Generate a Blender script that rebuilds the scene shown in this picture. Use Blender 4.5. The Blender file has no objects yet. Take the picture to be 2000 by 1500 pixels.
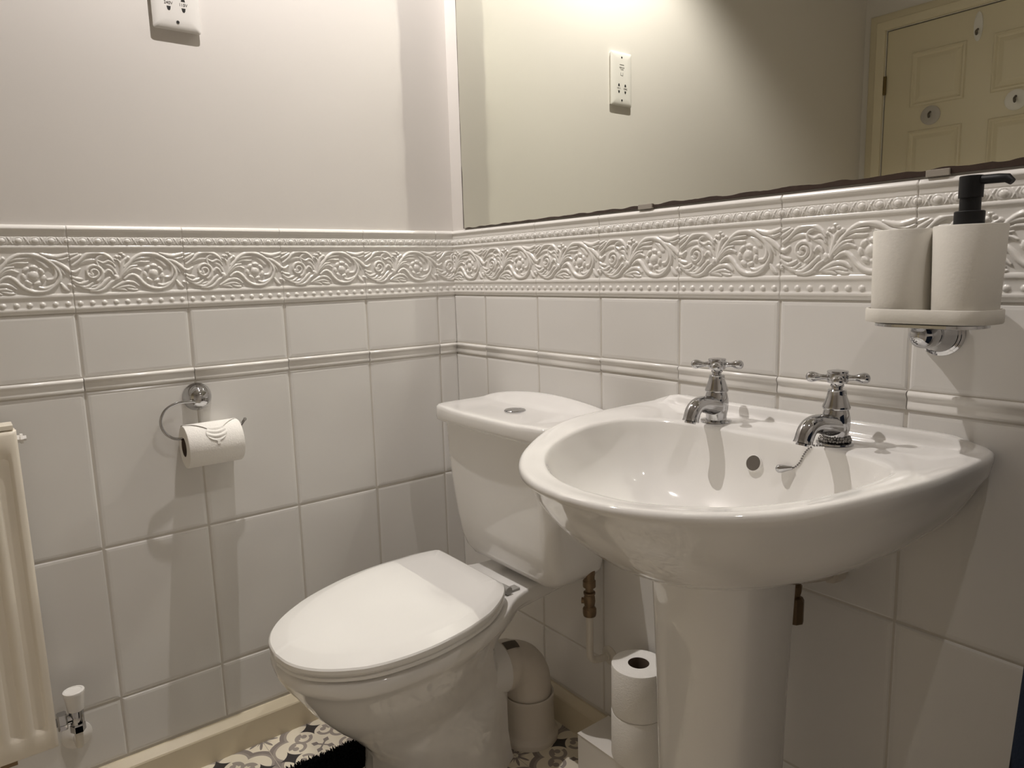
import bpy, bmesh, math, random
import numpy as np
from mathutils import Vector, Matrix

random.seed(7)
rng = np.random.default_rng(7)
SC = bpy.context.scene
COL = SC.collection

# ---------------------------------------------------------------- camera
cam_d = bpy.data.cameras.new('camera')
cam_d.lens = 1403.54 / 2000 * 36.0
cam_d.sensor_width = 36.0
cam_d.clip_start = 0.02
cam = bpy.data.objects.new('camera', cam_d)
COL.objects.link(cam)
CR = Vector((0.61375555, 0.78903816, -0.0268869))
CU = Vector((-0.1051634, 0.11545906, 0.98772965))
CF = Vector((-0.78246073, 0.60339703, -0.15384157))
CP = Vector((1.57580906, -1.03605057, 1.05220858))
M = Matrix((CR, CU, -CF)).transposed().to_4x4()
M.translation = CP
cam.matrix_world = M
SC.camera = cam

# ---------------------------------------------------------------- world, lights, exposure
ROOM_W, ROOM_D, ROOM_H = 2.10, 2.08, 2.35
SC.view_settings.view_transform = 'Standard'
SC.view_settings.look = 'None'
SC.view_settings.gamma = 1.0
SC.view_settings.use_curve_mapping = False
SC.view_settings.exposure = 0.08
w = bpy.data.worlds.new('world')
SC.world = w
w.use_nodes = True
w.node_tree.nodes['Background'].inputs[0].default_value = (0.0, 0.0, 0.0, 1)
w.node_tree.nodes['Background'].inputs[1].default_value = 0.0

LAMPS = [(1.55, -0.42, 2.35, 12.0), (0.30, -0.50, 2.35, 54.0)]
LAMP_COL = (1.0, 0.942, 0.905)
for i, (lx, ly, lz, pw) in enumerate(LAMPS):
    ld = bpy.data.lights.new('downlight_beam', 'SPOT')
    ld.energy = pw
    ld.color = LAMP_COL
    ld.spot_size = math.radians(126)
    ld.spot_blend = 0.5
    ld.shadow_soft_size = 0.008
    lo = bpy.data.objects.new('downlight_beam', ld)
    lo.location = (lx, ly, lz - 0.035)
    COL.objects.link(lo)

# path guiding lets the mirror's reflected light be found by the sampler
SC.cycles.use_guiding = True
SC.cycles.use_surface_guiding = True
SC.cycles.guiding_training_samples = 48
SC.cycles.caustics_reflective = True
SC.cycles.blur_glossy = 0.0
SC.cycles.sample_clamp_indirect = 12.0
SC.cycles.max_bounces = 10
SC.cycles.diffuse_bounces = 6
SC.cycles.glossy_bounces = 6
SC.cycles.adaptive_threshold = 0.018
SC.cycles.use_denoising = True

# ================================================================ materials
MATS = {}


def mat(name, col, rough=0.5, metal=0.0, spec=0.5, bump=0.0, bscale=30.0, coat=0.0, sheen=0.0):
    if name in MATS:
        return MATS[name]
    m = bpy.data.materials.new(name)
    m.use_nodes = True
    nt = m.node_tree
    b = nt.nodes['Principled BSDF']
    b.inputs['Base Color'].default_value = (*col, 1)
    b.inputs['Roughness'].default_value = rough
    b.inputs['Metallic'].default_value = metal
    b.inputs['Specular IOR Level'].default_value = spec
    if coat:
        b.inputs['Coat Weight'].default_value = coat
        b.inputs['Coat Roughness'].default_value = 0.05
    if sheen:
        b.inputs['Sheen Weight'].default_value = sheen
    if bump:
        tc = nt.nodes.new('ShaderNodeTexCoord')
        nz = nt.nodes.new('ShaderNodeTexNoise')
        nz.inputs['Scale'].default_value = bscale
        nz.inputs['Detail'].default_value = 3.0
        bp = nt.nodes.new('ShaderNodeBump')
        bp.inputs['Strength'].default_value = bump
        bp.inputs['Distance'].default_value = 0.002
        nt.links.new(tc.outputs['Object'], nz.inputs['Vector'])
        nt.links.new(nz.outputs['Fac'], bp.inputs['Height'])
        nt.links.new(bp.outputs['Normal'], b.inputs['Normal'])
    MATS[name] = m
    return m


TILE = mat('glazed_tile', (0.735, 0.72, 0.695), 0.16, bump=0.45, bscale=7.0, spec=0.45)
BORD = mat('glazed_border_tile', (0.76, 0.74, 0.705), 0.20, spec=0.45)
GROUT = mat('grout', (0.58, 0.55, 0.50), 0.85)
PAINT = mat('wall_paint', (0.69, 0.66, 0.628), 0.55, bump=0.04, bscale=90.0, spec=0.3)
CEILM = mat('ceiling_paint', (0.78, 0.76, 0.73), 0.8)
CERAM = mat('vitreous_china', (0.79, 0.775, 0.75), 0.06, coat=0.3)
SEATM = mat('white_seat_plastic', (0.83, 0.82, 0.795), 0.16)
CHROME = mat('chrome', (0.52, 0.52, 0.53), 0.05, 1.0)
CREAM = mat('cream_gloss_paint', (0.66, 0.585, 0.44), 0.28)
DOORM = mat('cream_door_paint', (0.68, 0.615, 0.46), 0.35)
RADM = mat('radiator_cream', (0.80, 0.74, 0.635), 0.30)
WPLAST = mat('white_plastic', (0.76, 0.74, 0.71), 0.3)
PIPEP = mat('offwhite_pipe_plastic', (0.63, 0.58, 0.51), 0.42, bump=0.1, bscale=60)
PIPEW = mat('painted_pipe', (0.66, 0.62, 0.55), 0.4)
BRASS = mat('dull_brass', (0.20, 0.14, 0.085), 0.38, 0.85, bump=0.4, bscale=120)
DARK = mat('dark_hole', (0.01, 0.009, 0.008), 0.8)
SOAPW = mat('matt_stoneware', (0.68, 0.655, 0.60), 0.62, bump=0.12, bscale=260)
BLACKP = mat('black_plastic', (0.006, 0.006, 0.007), 0.5, spec=0.3)
CHAINM = mat('chain_metal', (0.26, 0.25, 0.24), 0.22, 1.0)
PAPER = mat('tissue_paper', (0.84, 0.82, 0.78), 0.95, bump=0.35, bscale=330, spec=0.1)
CARD = mat('grey_card_core', (0.16, 0.12, 0.09), 0.9)
BOXW = mat('white_box_board', (0.74, 0.71, 0.66), 0.5)
MATB = mat('black_mat_pile', (0.006, 0.006, 0.007), 1.0, spec=0.05)
NAVY = mat('navy_fabric', (0.012, 0.017, 0.03), 0.95, spec=0.1, bump=0.4, bscale=300)
BROWN = mat('desilvered_edge', (0.045, 0.028, 0.022), 0.35, bump=0.5, bscale=90)
CLIPM = mat('clear_clip_plastic', (0.33, 0.30, 0.26), 0.2)
INK = mat('print_ink', (0.05, 0.045, 0.04), 0.7)
GREYH = mat('grey_hinge_plastic', (0.33, 0.32, 0.30), 0.35)
BRASSY = mat('old_brass_hinge', (0.16, 0.115, 0.045), 0.35, 0.8)
HOOKG = mat('grey_hook_plate', (0.48, 0.45, 0.42), 0.35)
STICK = mat('dark_sticker', (0.11, 0.09, 0.07), 0.6)
GLOW = bpy.data.materials.new('lamp_lens')
GLOW.use_nodes = True
GLOW.node_tree.nodes['Principled BSDF'].inputs['Emission Color'].default_value = (*LAMP_COL, 1)
GLOW.node_tree.nodes['Principled BSDF'].inputs['Emission Strength'].default_value = 2.0

mm_ = bpy.data.materials.new('mirror_silver')
mm_.use_nodes = True
nt = mm_.node_tree
for n in list(nt.nodes):
    nt.nodes.remove(n)
gl = nt.nodes.new('ShaderNodeBsdfGlossy')
gl.inputs['Color'].default_value = (0.86, 0.875, 0.79, 1)
gl.inputs['Roughness'].default_value = 0.0
ou = nt.nodes.new('ShaderNodeOutputMaterial')
nt.links.new(gl.outputs[0], ou.inputs[0])
MIRROR = mm_


# patterned vinyl floor, all in world metres
def floor_material():
    m = bpy.data.materials.new('patterned_vinyl')
    m.use_nodes = True
    nt = m.node_tree
    L = nt.links
    b = nt.nodes['Principled BSDF']
    b.inputs['Roughness'].default_value = 0.35
    geo = nt.nodes.new('ShaderNodeNewGeometry')
    sep = nt.nodes.new('ShaderNodeSeparateXYZ')
    L.new(geo.outputs['Position'], sep.inputs[0])

    def mth(op, a, c=None, d=None):
        n = nt.nodes.new('ShaderNodeMath')
        n.operation = op
        for i, v in enumerate((a, c, d)):
            if v is None:
                continue
            if isinstance(v, (int, float)):
                n.inputs[i].default_value = v
            else:
                L.new(v, n.inputs[i])
        return n.outputs[0]
    P = 0.208

    def cell(o, off):
        x = mth('ADD', mth('DIVIDE', mth('SUBTRACT', o, off), P), 100.5)
        return mth('SUBTRACT', mth('FRACT', x), 0.5)
    px, py = cell(sep.outputs[0], 0.115), cell(sep.outputs[1], -0.482)
    ax, ay = mth('ABSOLUTE', px), mth('ABSOLUTE', py)
    a, c = mth('MAXIMUM', ax, ay), mth('MINIMUM', ax, ay)

    def dist(x0, y0):
        dx, dy = mth('SUBTRACT', a, x0), mth('SUBTRACT', c, y0)
        return mth('SQRT', mth('ADD', mth('MULTIPLY', dx, dx), mth('MULTIPLY', dy, dy)))

    def less(x, t):
        return mth('LESS_THAN', x, t)

    def ring(d, r0, wd):
        return less(mth('ABSOLUTE', mth('SUBTRACT', d, r0)), wd)
    AND = lambda x, y: mth('MULTIPLY', x, y)
    OR = lambda x, y: mth('MAXIMUM', x, y)
    NOT = lambda x: mth('SUBTRACT', 1.0, x)

    dl = dist(0.315, 0.125)
    inside = less(dl, 0.235)
    outer = mth('GREATER_THAN', mth('ADD', a, mth('MULTIPLY', c, 0.75)), 0.40)
    band = AND(ring(dl, 0.194, 0.036), outer)
    bandin = AND(ring(dl, 0.170, 0.014), outer)
    # scrolls
    ds = dist(0.235, 0.125)
    scroll = AND(ring(ds, 0.078, 0.019), NOT(AND(mth('GREATER_THAN', a, 0.25), less(c, 0.125))))
    blob = less(dist(0.262, 0.112), 0.033)
    stem = AND(ring(dist(0.235, 0.125), 0.050, 0.013), AND(mth('GREATER_THAN', c, 0.125), mth('GREATER_THAN', a, 0.235)))
    # concave diamonds on the axes
    dd = mth('ADD', mth('POWER', mth('ABSOLUTE', mth('SUBTRACT', a, 0.355)), 0.62),
             mth('POWER', mth('ABSOLUTE', c), 0.62))
    diam = less(dd, 0.285)
    # little cross with arrow tips
    ra = mth('MULTIPLY', mth('ADD', a, c), 0.7071)
    rc = mth('MULTIPLY', mth('SUBTRACT', a, c), 0.7071)
    arm = AND(less(rc, 0.010), less(ra, 0.115))
    tip = AND(less(mth('ADD', mth('MULTIPLY', mth('ABSOLUTE', mth('SUBTRACT', ra, 0.088)), 0.9), mth('MULTIPLY', rc, 1.25)), 0.044), less(ra, 0.15))
    cross = OR(arm, tip)
    # leafy sprouts at the tile corners
    ea, ec = mth('SUBTRACT', 0.5, a), mth('SUBTRACT', 0.5, c)
    er = mth('SQRT', mth('ADD', mth('MULTIPLY', ea, ea), mth('MULTIPLY', ec, ec)))
    th = mth('ARCTAN2', ec, ea)
    lob = mth('ADD', 0.115, mth('MULTIPLY', mth('SINE', mth('MULTIPLY', th, 12.0)), 0.055))
    leaf = AND(less(er, lob), mth('GREATER_THAN', er, 0.035))
    joint = OR(mth('GREATER_THAN', ax, 0.4965), mth('GREATER_THAN', ay, 0.4965))

    cream = (0.76, 0.70, 0.575, 1)
    grey = (0.235, 0.205, 0.19, 1)
    grey2 = (0.33, 0.29, 0.26, 1)
    dk = (0.040, 0.036, 0.038, 1)
    cur = None

    def mix(base, colr, fac):
        n = nt.nodes.new('ShaderNodeMix')
        n.data_type = 'RGBA'
        if isinstance(base, tuple):
            n.inputs[6].default_value = base
        else:
            L.new(base, n.inputs[6])
        n.inputs[7].default_value = colr
        L.new(fac, n.inputs[0])
        return n.outputs[2]
    cur = mix(cream, grey, leaf)
    cur = mix(cur, cream, AND(inside, outer))
    cur = mix(cur, grey, band)
    cur = mix(cur, grey2, bandin)
    cur = mix(cur, grey2, OR(OR(scroll, blob), stem))
    cur = mix(cur, dk, diam)
    cur = mix(cur, grey, cross)
    cur = mix(cur, (0.48, 0.43, 0.36, 1), joint)
    L.new(cur, b.inputs['Base Color'])
    return m


FLOORM = floor_material()


# ================================================================ mesh helpers
def bm_new():
    return bmesh.new()


def tag(o, label=None, cat=None, group=None, kind=None):
    if label:
        o['label'] = label
    if cat:
        o['category'] = cat
    if group:
        o['group'] = group
    if kind:
        o['kind'] = kind
    return o


def thing(name, loc, label, cat, group=None):
    o = bpy.data.objects.new(name, None)
    o.empty_display_size = 0.02
    o.location = loc
    COL.objects.link(o)
    return tag(o, label, cat, group)


def world_loc(o):
    v = Vector(o.location)
    while o.parent:
        o = o.parent
        v = v + Vector(o.location)
    return v


def link_mesh(name, me, m, parent=None, smooth=True, loc=None):
    o = bpy.data.objects.new(name, me)
    if m is not None:
        for q in (m if isinstance(m, (list, tuple)) else [m]):
            me.materials.append(q)
    if smooth:
        me.polygons.foreach_set('use_smooth', [True] * len(me.polygons))
    COL.objects.link(o)
    if parent is not None:
        o.parent = parent
    return o


def put(name, bm, m, parent=None, smooth=True, origin=None, bevel=0.0, sub=0, local=False, sharp=40):
    """link a bmesh given in WORLD coordinates as one object (vertices moved to the parent's frame)"""
    bmesh.ops.recalc_face_normals(bm, faces=bm.faces[:])
    org = Vector((0, 0, 0))
    if not local:
        if parent is not None:
            org = world_loc(parent)
        elif origin is not None:
            org = Vector(origin)
        bmesh.ops.translate(bm, verts=bm.verts[:], vec=-org)
    me = bpy.data.meshes.new(name)
    bm.to_mesh(me)
    bm.free()
    o = link_mesh(name, me, m, parent, smooth)
    if parent is None and not local:
        o.location = org
    if smooth and sharp:
        try:
            me.set_sharp_from_angle(angle=math.radians(sharp))
        except Exception:
            pass
    if bevel:
        md = o.modifiers.new('bevel', 'BEVEL')
        md.width = bevel
        md.segments = 3
        md.limit_method = 'ANGLE'
        md.angle_limit = math.radians(40)
    if sub:
        md = o.modifiers.new('subd', 'SUBSURF')
        md.levels = sub
        md.render_levels = sub
    return o


def box(bm, x0, x1, y0, y1, z0, z1):
    v = [bm.verts.new(p) for p in ((x0, y0, z0), (x1, y0, z0), (x1, y1, z0), (x0, y1, z0),
                                   (x0, y0, z1), (x1, y0, z1), (x1, y1, z1), (x0, y1, z1))]
    for f in ((3, 2, 1, 0), (4, 5, 6, 7), (0, 1, 5, 4), (1, 2, 6, 5), (2, 3, 7, 6), (3, 0, 4, 7)):
        bm.faces.new([v[i] for i in f])


def loft(bm, rings, cap0=True, cap1=True, closed=True):
    vs = [[bm.verts.new(p) for p in r] for r in rings]
    n = len(vs[0])
    for a, b in zip(vs[:-1], vs[1:]):
        for i in range(n if closed else n - 1):
            j = (i + 1) % n
            try:
                bm.faces.new((a[i], a[j], b[j], b[i]))
            except ValueError:
                pass
    if cap0 and n > 2:
        bm.faces.new(list(reversed(vs[0])))
    if cap1 and n > 2:
        bm.faces.new(vs[-1])
    return vs


def frame_for(d):
    d = Vector(d).normalized()
    a = Vector((0, 0, 1)) if abs(d.z) < 0.9 else Vector((1, 0, 0))
    s = d.cross(a).normalized()
    t = s.cross(d).normalized()
    return d, s, t


def lathe(bm, prof, org=(0, 0, 0), axis=(0, 0, 1), n=40, cap0=True, cap1=True):
    """prof: list of (radius, height along axis)"""
    d, s, t = frame_for(axis)
    org = Vector(org)
    rings = []
    for r, h in prof:
        rings.append([org + d * h + (s * math.cos(2 * math.pi * k / n) + t * math.sin(2 * math.pi * k / n)) * max(r, 1e-5)
                      for k in range(n)])
    loft(bm, rings, cap0, cap1)


def tube(bm, pts, r, n=14, caps=True, flat=1.0):
    pts = [Vector(p) for p in pts]
    rs = r if isinstance(r, (list, tuple)) else [r] * len(pts)
    rings = []
    prev = None
    for i, p in enumerate(pts):
        if i == 0:
            d = pts[1] - pts[0]
        elif i == len(pts) - 1:
            d = pts[-1] - pts[-2]
        else:
            d = (pts[i + 1] - pts[i]).normalized() + (pts[i] - pts[i - 1]).normalized()
        d.normalize()
        if prev is None:
            _, s, t = frame_for(d)
        else:
            s = (prev - d * prev.dot(d)).normalized()
            t = s.cross(d)
        prev = s
        rings.append([p + (s * math.cos(2 * math.pi * k / n) + t * math.sin(2 * math.pi * k / n) * flat) * rs[i] for k in range(n)])
    loft(bm, rings, caps, caps)


def sphere(bm, c, r, n=12):
    m = Matrix.Translation(c)
    bmesh.ops.create_uvsphere(bm, u_segments=n, v_segments=max(6, n // 2 + 2), radius=r, matrix=m)


def spline(pts, k=8):
    """Catmull-Rom through points"""
    P = [np.array(p, float) for p in pts]
    P = [2 * P[0] - P[1]] + P + [2 * P[-1] - P[-2]]
    out = []
    for i in range(1, len(P) - 2):
        for j in range(k):
            t = j / k
            p0, p1, p2, p3 = P[i - 1:i + 3]
            out.append(0.5 * ((2 * p1) + (p2 - p0) * t + (2 * p0 - 5 * p1 + 4 * p2 - p3) * t * t + (3 * p1 - p0 - 3 * p2 + p3) * t ** 3))
    out.append(P[-2])
    return out


def sstep(a, b, x):
    t = min(1.0, max(0.0, (x - a) / (b - a)))
    return t * t * (3 - 2 * t)


def rrect(cx, cy, hx, hy, r, k=6):
    """rounded rectangle outline, counter-clockwise"""
    out = []
    for sx, sy, a0 in ((1, -1, -90), (1, 1, 0), (-1, 1, 90), (-1, -1, 180)):
        for i in range(k + 1):
            a = math.radians(a0 + 90 * i / k)
            out.append((cx + sx * (hx - r) + r * math.cos(a), cy + sy * (hy - r) + r * math.sin(a)))
    return out


def raw_mesh(name, verts, faces, mats, parent=None, smooth=True, midx=None, loc=(0, 0, 0), sharp=None):
    me = bpy.data.meshes.new(name)
    me.from_pydata([tuple(v) for v in verts], [], [tuple(f) for f in faces])
    o = link_mesh(name, me, mats, parent, smooth)
    if midx is not None:
        me.polygons.foreach_set('material_index', list(midx))
    me.update()
    o.location = loc
    return o


# ================================================================ room shell
zT, zB, zD, zE, zR1, zR2, zS = 1.160, 0.998, 0.874, 0.847, 0.5323, 0.2114, 0.0804
JL, JR, TW = 0.0528, 0.1322, 0.2      # first joints from the corner along left / right wall
PL = 0.004                            # plaster lies this far behind the tile faces


def structure(name, bm, m, smooth=False):
    o = put(name, bm, m, None, smooth)
    o['kind'] = 'structure'
    return o


bm = bm_new(); box(bm, -0.1, ROOM_W + 0.1, -ROOM_D - 0.1, 0.1, -0.08, 0.0); structure('floor', bm, FLOORM)
bm = bm_new(); box(bm, -0.1, ROOM_W + 0.1, -ROOM_D - 0.1, 0.1, ROOM_H, ROOM_H + 0.08); structure('ceiling', bm, CEILM)
bm = bm_new(); box(bm, -0.1, -PL, -ROOM_D - 0.1, 0.1, 0, ROOM_H); WALL_L = structure('wall_left', bm, PAINT)
bm = bm_new(); box(bm, -PL, ROOM_W + 0.1, PL, 0.1, 0, ROOM_H); WALL_R = structure('wall_right', bm, PAINT)
bm = bm_new(); box(bm, ROOM_W, ROOM_W + 0.1, -ROOM_D, PL, 0, ROOM_H); WALL_F = structure('wall_front', bm, PAINT)
# wall opposite the mirror, with the door opening
DX0, DX1, DZ1 = 0.086, 0.774, 1.972
bm = bm_new()
box(bm, -PL, DX0, -ROOM_D - 0.1, -ROOM_D, 0, ROOM_H)
box(bm, DX1, ROOM_W + 0.1, -ROOM_D - 0.1, -ROOM_D, 0, ROOM_H)
box(bm, DX0, DX1, -ROOM_D - 0.1, -ROOM_D, DZ1, ROOM_H)
box(bm, DX0, DX1, -ROOM_D - 0.1, -ROOM_D - 0.06, 0, DZ1)
structure('wall_back', bm, PAINT)


def wpt(side, s, h, z):
    """point on a tiled wall: s = distance from the corner, h = height above the tile face"""
    return (h, -s, z) if side == 'L' else (s, -h, z)


def tile_sheet(side, smax, j0):
    V, F, MI = [], [], []
    edges = [-0.0035] + [j0 + TW * k for k in range(40) if j0 + TW * k < smax] + [smax]
    rows = [(zD, zB), (zR1, zE), (zR2, zR1), (zS + 0.0035, zR2)]
    flip = (side == 'L')
    for (s0, s1) in zip(edges[:-1], edges[1:]):
        for (z0, z1) in rows:
            base = len(V)
            g = 0.0009
            jit = rng.normal(0, 0.00025)
            tl = rng.normal(0, 0.0006, 2)
            for ins, d in ((0.0, -0.0032), (0.0010, -0.0017), (0.0034, -0.0005), (0.008, 0.0)):
                i2 = ins + g
                for (s, z) in ((s0 + i2, z0 + i2), (s1 - i2, z0 + i2), (s1 - i2, z1 - i2), (s0 + i2, z1 - i2)):
                    q = jit + tl[0] * ((s - s0) / (s1 - s0) - .5) + tl[1] * ((z - z0) / (z1 - z0) - .5)
                    V.append(wpt(side, s, d + q, z))
            for k in range(3):
                a, b = base + 4 * k, base + 4 * k + 4
                for i in range(4):
                    j = (i + 1) % 4
                    f = (a + i, a + j, b + j, b + i)
                    F.append(f[::-1] if flip else f); MI.append(0)
            f = tuple(base + 12 + i for i in range(4))
            F.append(f[::-1] if flip else f); MI.append(0)
    b = len(V)
    V += [wpt(side, 0, -0.0019, 0), wpt(side, smax, -0.0019, 0), wpt(side, smax, -0.0019, zB), wpt(side, 0, -0.0019, zB)]
    F.append((b + 3, b + 2, b + 1, b) if flip else (b, b + 1, b + 2, b + 3)); MI.append(1)
    return V, F, MI


def groove(s, j0, wdt=0.0011):
    d = np.abs((s - j0 + TW / 2) % TW - TW / 2)
    return np.clip(1 - d / wdt, 0, 1)


def s_samples(smax, j0, fine_to, step):
    out = [0.0]
    for k in range(-1, 20):
        a = j0 + TW * k
        st = step if a < fine_to else 0.01
        loc = list(np.arange(a + 0.0022, a + TW - 0.0015, st)) + [a + TW - 0.0012, a + TW - 0.0006, a + TW, a + TW + 0.0006, a + TW + 0.0012]
        out += [q for q in loc if 0 < q < smax]
    out.append(smax)
    return np.array(sorted(set(np.round(out, 6))))


# --- relief of the frieze: strokes in tile millimetres (u 0..200, v 0..75 from the top of the frieze)
def Z(X, Y):
    u = (X - 212) / 1523 * 200
    yt = 300 - 115 * (X - 212) / 1523
    return (u, (Y - yt) / (960 - yt) * 75)


ST = []   # (points, r0, rmid, r1, height)


def stroke(pts, r0, rm, r1, h, k=6, raw=False):
    q = [p if raw else Z(*p) for p in pts]
    ST.append((np.array(spline(q, k)) if len(q) > 2 else np.array(q, float), r0, rm, r1, h))


# spiral volute on the left half
cu, cv = Z(497, 612)
sp = []
for i in range(40):
    t = i / 39
    a = math.radians(150 + 640 * t)
    r = 3.2 + 13.2 * t
    sp.append((cu + r * math.cos(a) * 1.0, cv + r * math.sin(a) * 1.02))
stroke(sp, 2.2, 2.3, 3.0, 4.2, 2, True)
stroke([(445, 640), (470, 655), (490, 630)], 2.6, 2.8, 1.6, 4.0)
stroke([(240, 500), (330, 420), (420, 320), (530, 268), (640, 285), (720, 340), (770, 420)], 2.2, 3.4, 1.6, 4.6)
stroke([(330, 470), (400, 420), (470, 400), (560, 395)], 1.5, 3.2, 1.4, 2.6)
stroke([(560, 480), (545, 410), (570, 345), (630, 315), (700, 335)], 2.2, 2.4, 1.4, 3.8)
stroke([(560, 400), (620, 440), (660, 430), (700, 405), (750, 440), (775, 500)], 1.6, 2.6, 1.5, 3.8)
stroke([(640, 470), (690, 480), (740, 520), (790, 640)], 2.0, 3.4, 1.6, 2.8)
stroke([(645, 615), (680, 565), (720, 590), (740, 640)], 1.8, 2.6, 1.4, 3.8)
stroke([(215, 420), (290, 370), (355, 318)], 2.0, 3.0, 1.6, 3.8)
stroke([(190, 345), (250, 330), (320, 300)], 1.6, 2.0, 1.0, 2.8)
stroke([(215, 600), (270, 605), (325, 555)], 2.6, 3.0, 1.4, 4.0)
stroke([(215, 680), (265, 710), (340, 720)], 2.6, 2.8, 1.4, 3.8)
stroke([(225, 740), (300, 795), (370, 780), (415, 750)], 2.6, 3.0, 1.4, 4.0)
stroke([(250, 800), (350, 850), (410, 840), (465, 785)], 2.2, 2.8, 1.4, 3.6)
stroke([(330, 860), (470, 900), (560, 850), (620, 780), (690, 700)], 2.0, 3.4, 2.0, 4.2)
stroke([(430, 920), (540, 925), (630, 880), (690, 800), (750, 750)], 2.0, 3.2, 1.6, 4.4)
stroke([(440, 860), (520, 830), (560, 770)], 1.4, 2.4, 1.2, 3.0)
stroke([(770, 670), (790, 700), (770, 740)], 3.0, 4.0, 2.6, 4.6)
# centre stem and its buds
stroke([(815, 720), (845, 600), (870, 480), (900, 380), (960, 335)], 1.6, 3.2, 2.0, 3.8)
stroke([(850, 520), (845, 430), (820, 380)], 1.2, 2.0, 1.6, 3.0)
for bx, by, br in ((870, 250, 3.0), (850, 318, 2.6), (806, 318, 2.2), (905, 292, 2.4), (790, 370, 2.0), (960, 330, 2.6)):
    u_, v_ = Z(bx, by)
    ST.append((np.array([(u_, v_), (u_ + .4, v_ + .3)]), br, br, br, 4.0))
# great scroll round the flower
stroke([(830, 710), (880, 580), (960, 450), (1040, 340), (1140, 260), (1260, 238), (1380, 270), (1480, 350), (1560, 460), (1600, 590), (1580, 700), (1540, 770)], 1.8, 3.4, 2.6, 4.6)
stroke([(900, 500), (980, 410), (1080, 345), (1160, 325), (1255, 305)], 1.4, 2.8, 1.2, 3.8)
stroke([(1000, 440), (1100, 400), (1180, 400), (1240, 390)], 1.2, 2.6, 1.2, 2.8)
stroke([(835, 690), (900, 590), (980, 500), (1070, 470)], 1.8, 2.8, 1.4, 4.2)
stroke([(880, 660), (960, 560), (1040, 525), (1110, 560)], 1.4, 2.4, 1.4, 3.6)
stroke([(890, 720), (950, 660), (1010, 645), (1070, 700), (1140, 810), (1230, 885), (1330, 910), (1440, 885), (1530, 790), (1575, 720)], 2.4, 3.2, 2.4, 4.6)
stroke([(1330, 820), (1400, 850), (1470, 820), (1530, 770)], 1.4, 3.0, 1.6, 3.8)
stroke([(1450, 690), (1510, 680), (1545, 620), (1550, 520), (1520, 420)], 2.2, 2.8, 1.6, 4.0)
stroke([(1320, 330), (1390, 380), (1440, 450), (1470, 470)], 1.2, 3.8, 1.6, 2.8)
# flower
fu, fv = Z(1285, 612)
ST.append((np.array([(fu, fv), (fu + .3, fv)]), 7.4, 7.4, 7.4, 5.2))
for k in range(7):
    a = 2 * math.pi * k / 7 + 0.35
    pts = [(fu + 15.5 * math.cos(a + q), fv + 15.0 * math.sin(a + q)) for q in (-0.22, -0.11, 0, 0.11, 0.22)]
    ST.append((np.array(pts), 2.4, 3.4, 2.4, 3.9))
# leaves at the right end
stroke([(1395, 215), (1480, 250), (1570, 268), (1650, 240), (1730, 195)], 1.4, 3.8, 2.0, 4.2)
stroke([(1560, 300), (1640, 315), (1730, 270)], 1.4, 2.4, 1.4, 3.6)
stroke([(1480, 330), (1570, 370), (1640, 430), (1735, 540)], 2.2, 4.0, 3.0, 4.4)
stroke([(1560, 400), (1620, 500), (1660, 600)], 1.6, 2.4, 1.0, 3.0)
stroke([(1600, 760), (1640, 850), (1690, 900)], 1.6, 3.4, 1.4, 3.4)
stroke([(1700, 790), (1740, 800)], 2.4, 2.8, 2.4, 3.8)
stroke([(215, 835), (235, 850)], 2.4, 2.8, 2.4, 3.8)
# bottom leaf
stroke([(715, 890), (800, 830), (900, 775), (1000, 785), (1070, 850)], 1.4, 3.2, 1.6, 3.8)
stroke([(730, 895), (830, 870), (940, 850), (1020, 880)], 1.4, 3.0, 1.6, 3.2)
stroke([(760, 900), (850, 910), (900, 935)], 1.4, 2.6, 1.6, 3.0)
stroke([(900, 890), (980, 920), (1040, 925)], 1.4, 2.8, 1.8, 3.0)


def frieze_height(u, v):
    """u,v arrays in mm -> height in mm"""
    H = np.zeros_like(u)
    for pts, r0, rm, r1, h in ST:
        for off in (-200.0, 0.0, 200.0):
            P = pts + np.array([off, 0.0])
            mu0, mu1 = P[:, 0].min() - 10, P[:, 0].max() + 10
            if mu1 < 0 or mu0 > 200:
                continue
            sel = (u > mu0) & (u < mu1)
            if not sel.any():
                continue
            uu, vv = u[sel], v[sel]
            best = np.zeros_like(uu)
            n = len(P) - 1
            for i in range(n):
                a, b = P[i], P[i + 1]
                d = b - a
                L2 = max(d @ d, 1e-9)
                t = np.clip(((uu - a[0]) * d[0] + (vv - a[1]) * d[1]) / L2, 0, 1)
                dist = np.hypot(uu - a[0] - t * d[0], vv - a[1] - t * d[1])
                g = (i + t) / n
                r = np.where(g < 0.5, r0 + (rm - r0) * np.sin(np.pi * g), r1 + (rm - r1) * np.sin(np.pi * g))
                x = np.clip(dist / (r * 1.12), 0, 1)
                best = np.maximum(best, h * np.sqrt(np.clip(1 - x * x, 0, 1)) * (0.55 + 0.45 * np.clip(r / rm, 0, 1)))
            H[sel] = np.maximum(H[sel], best)
    return H


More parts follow.
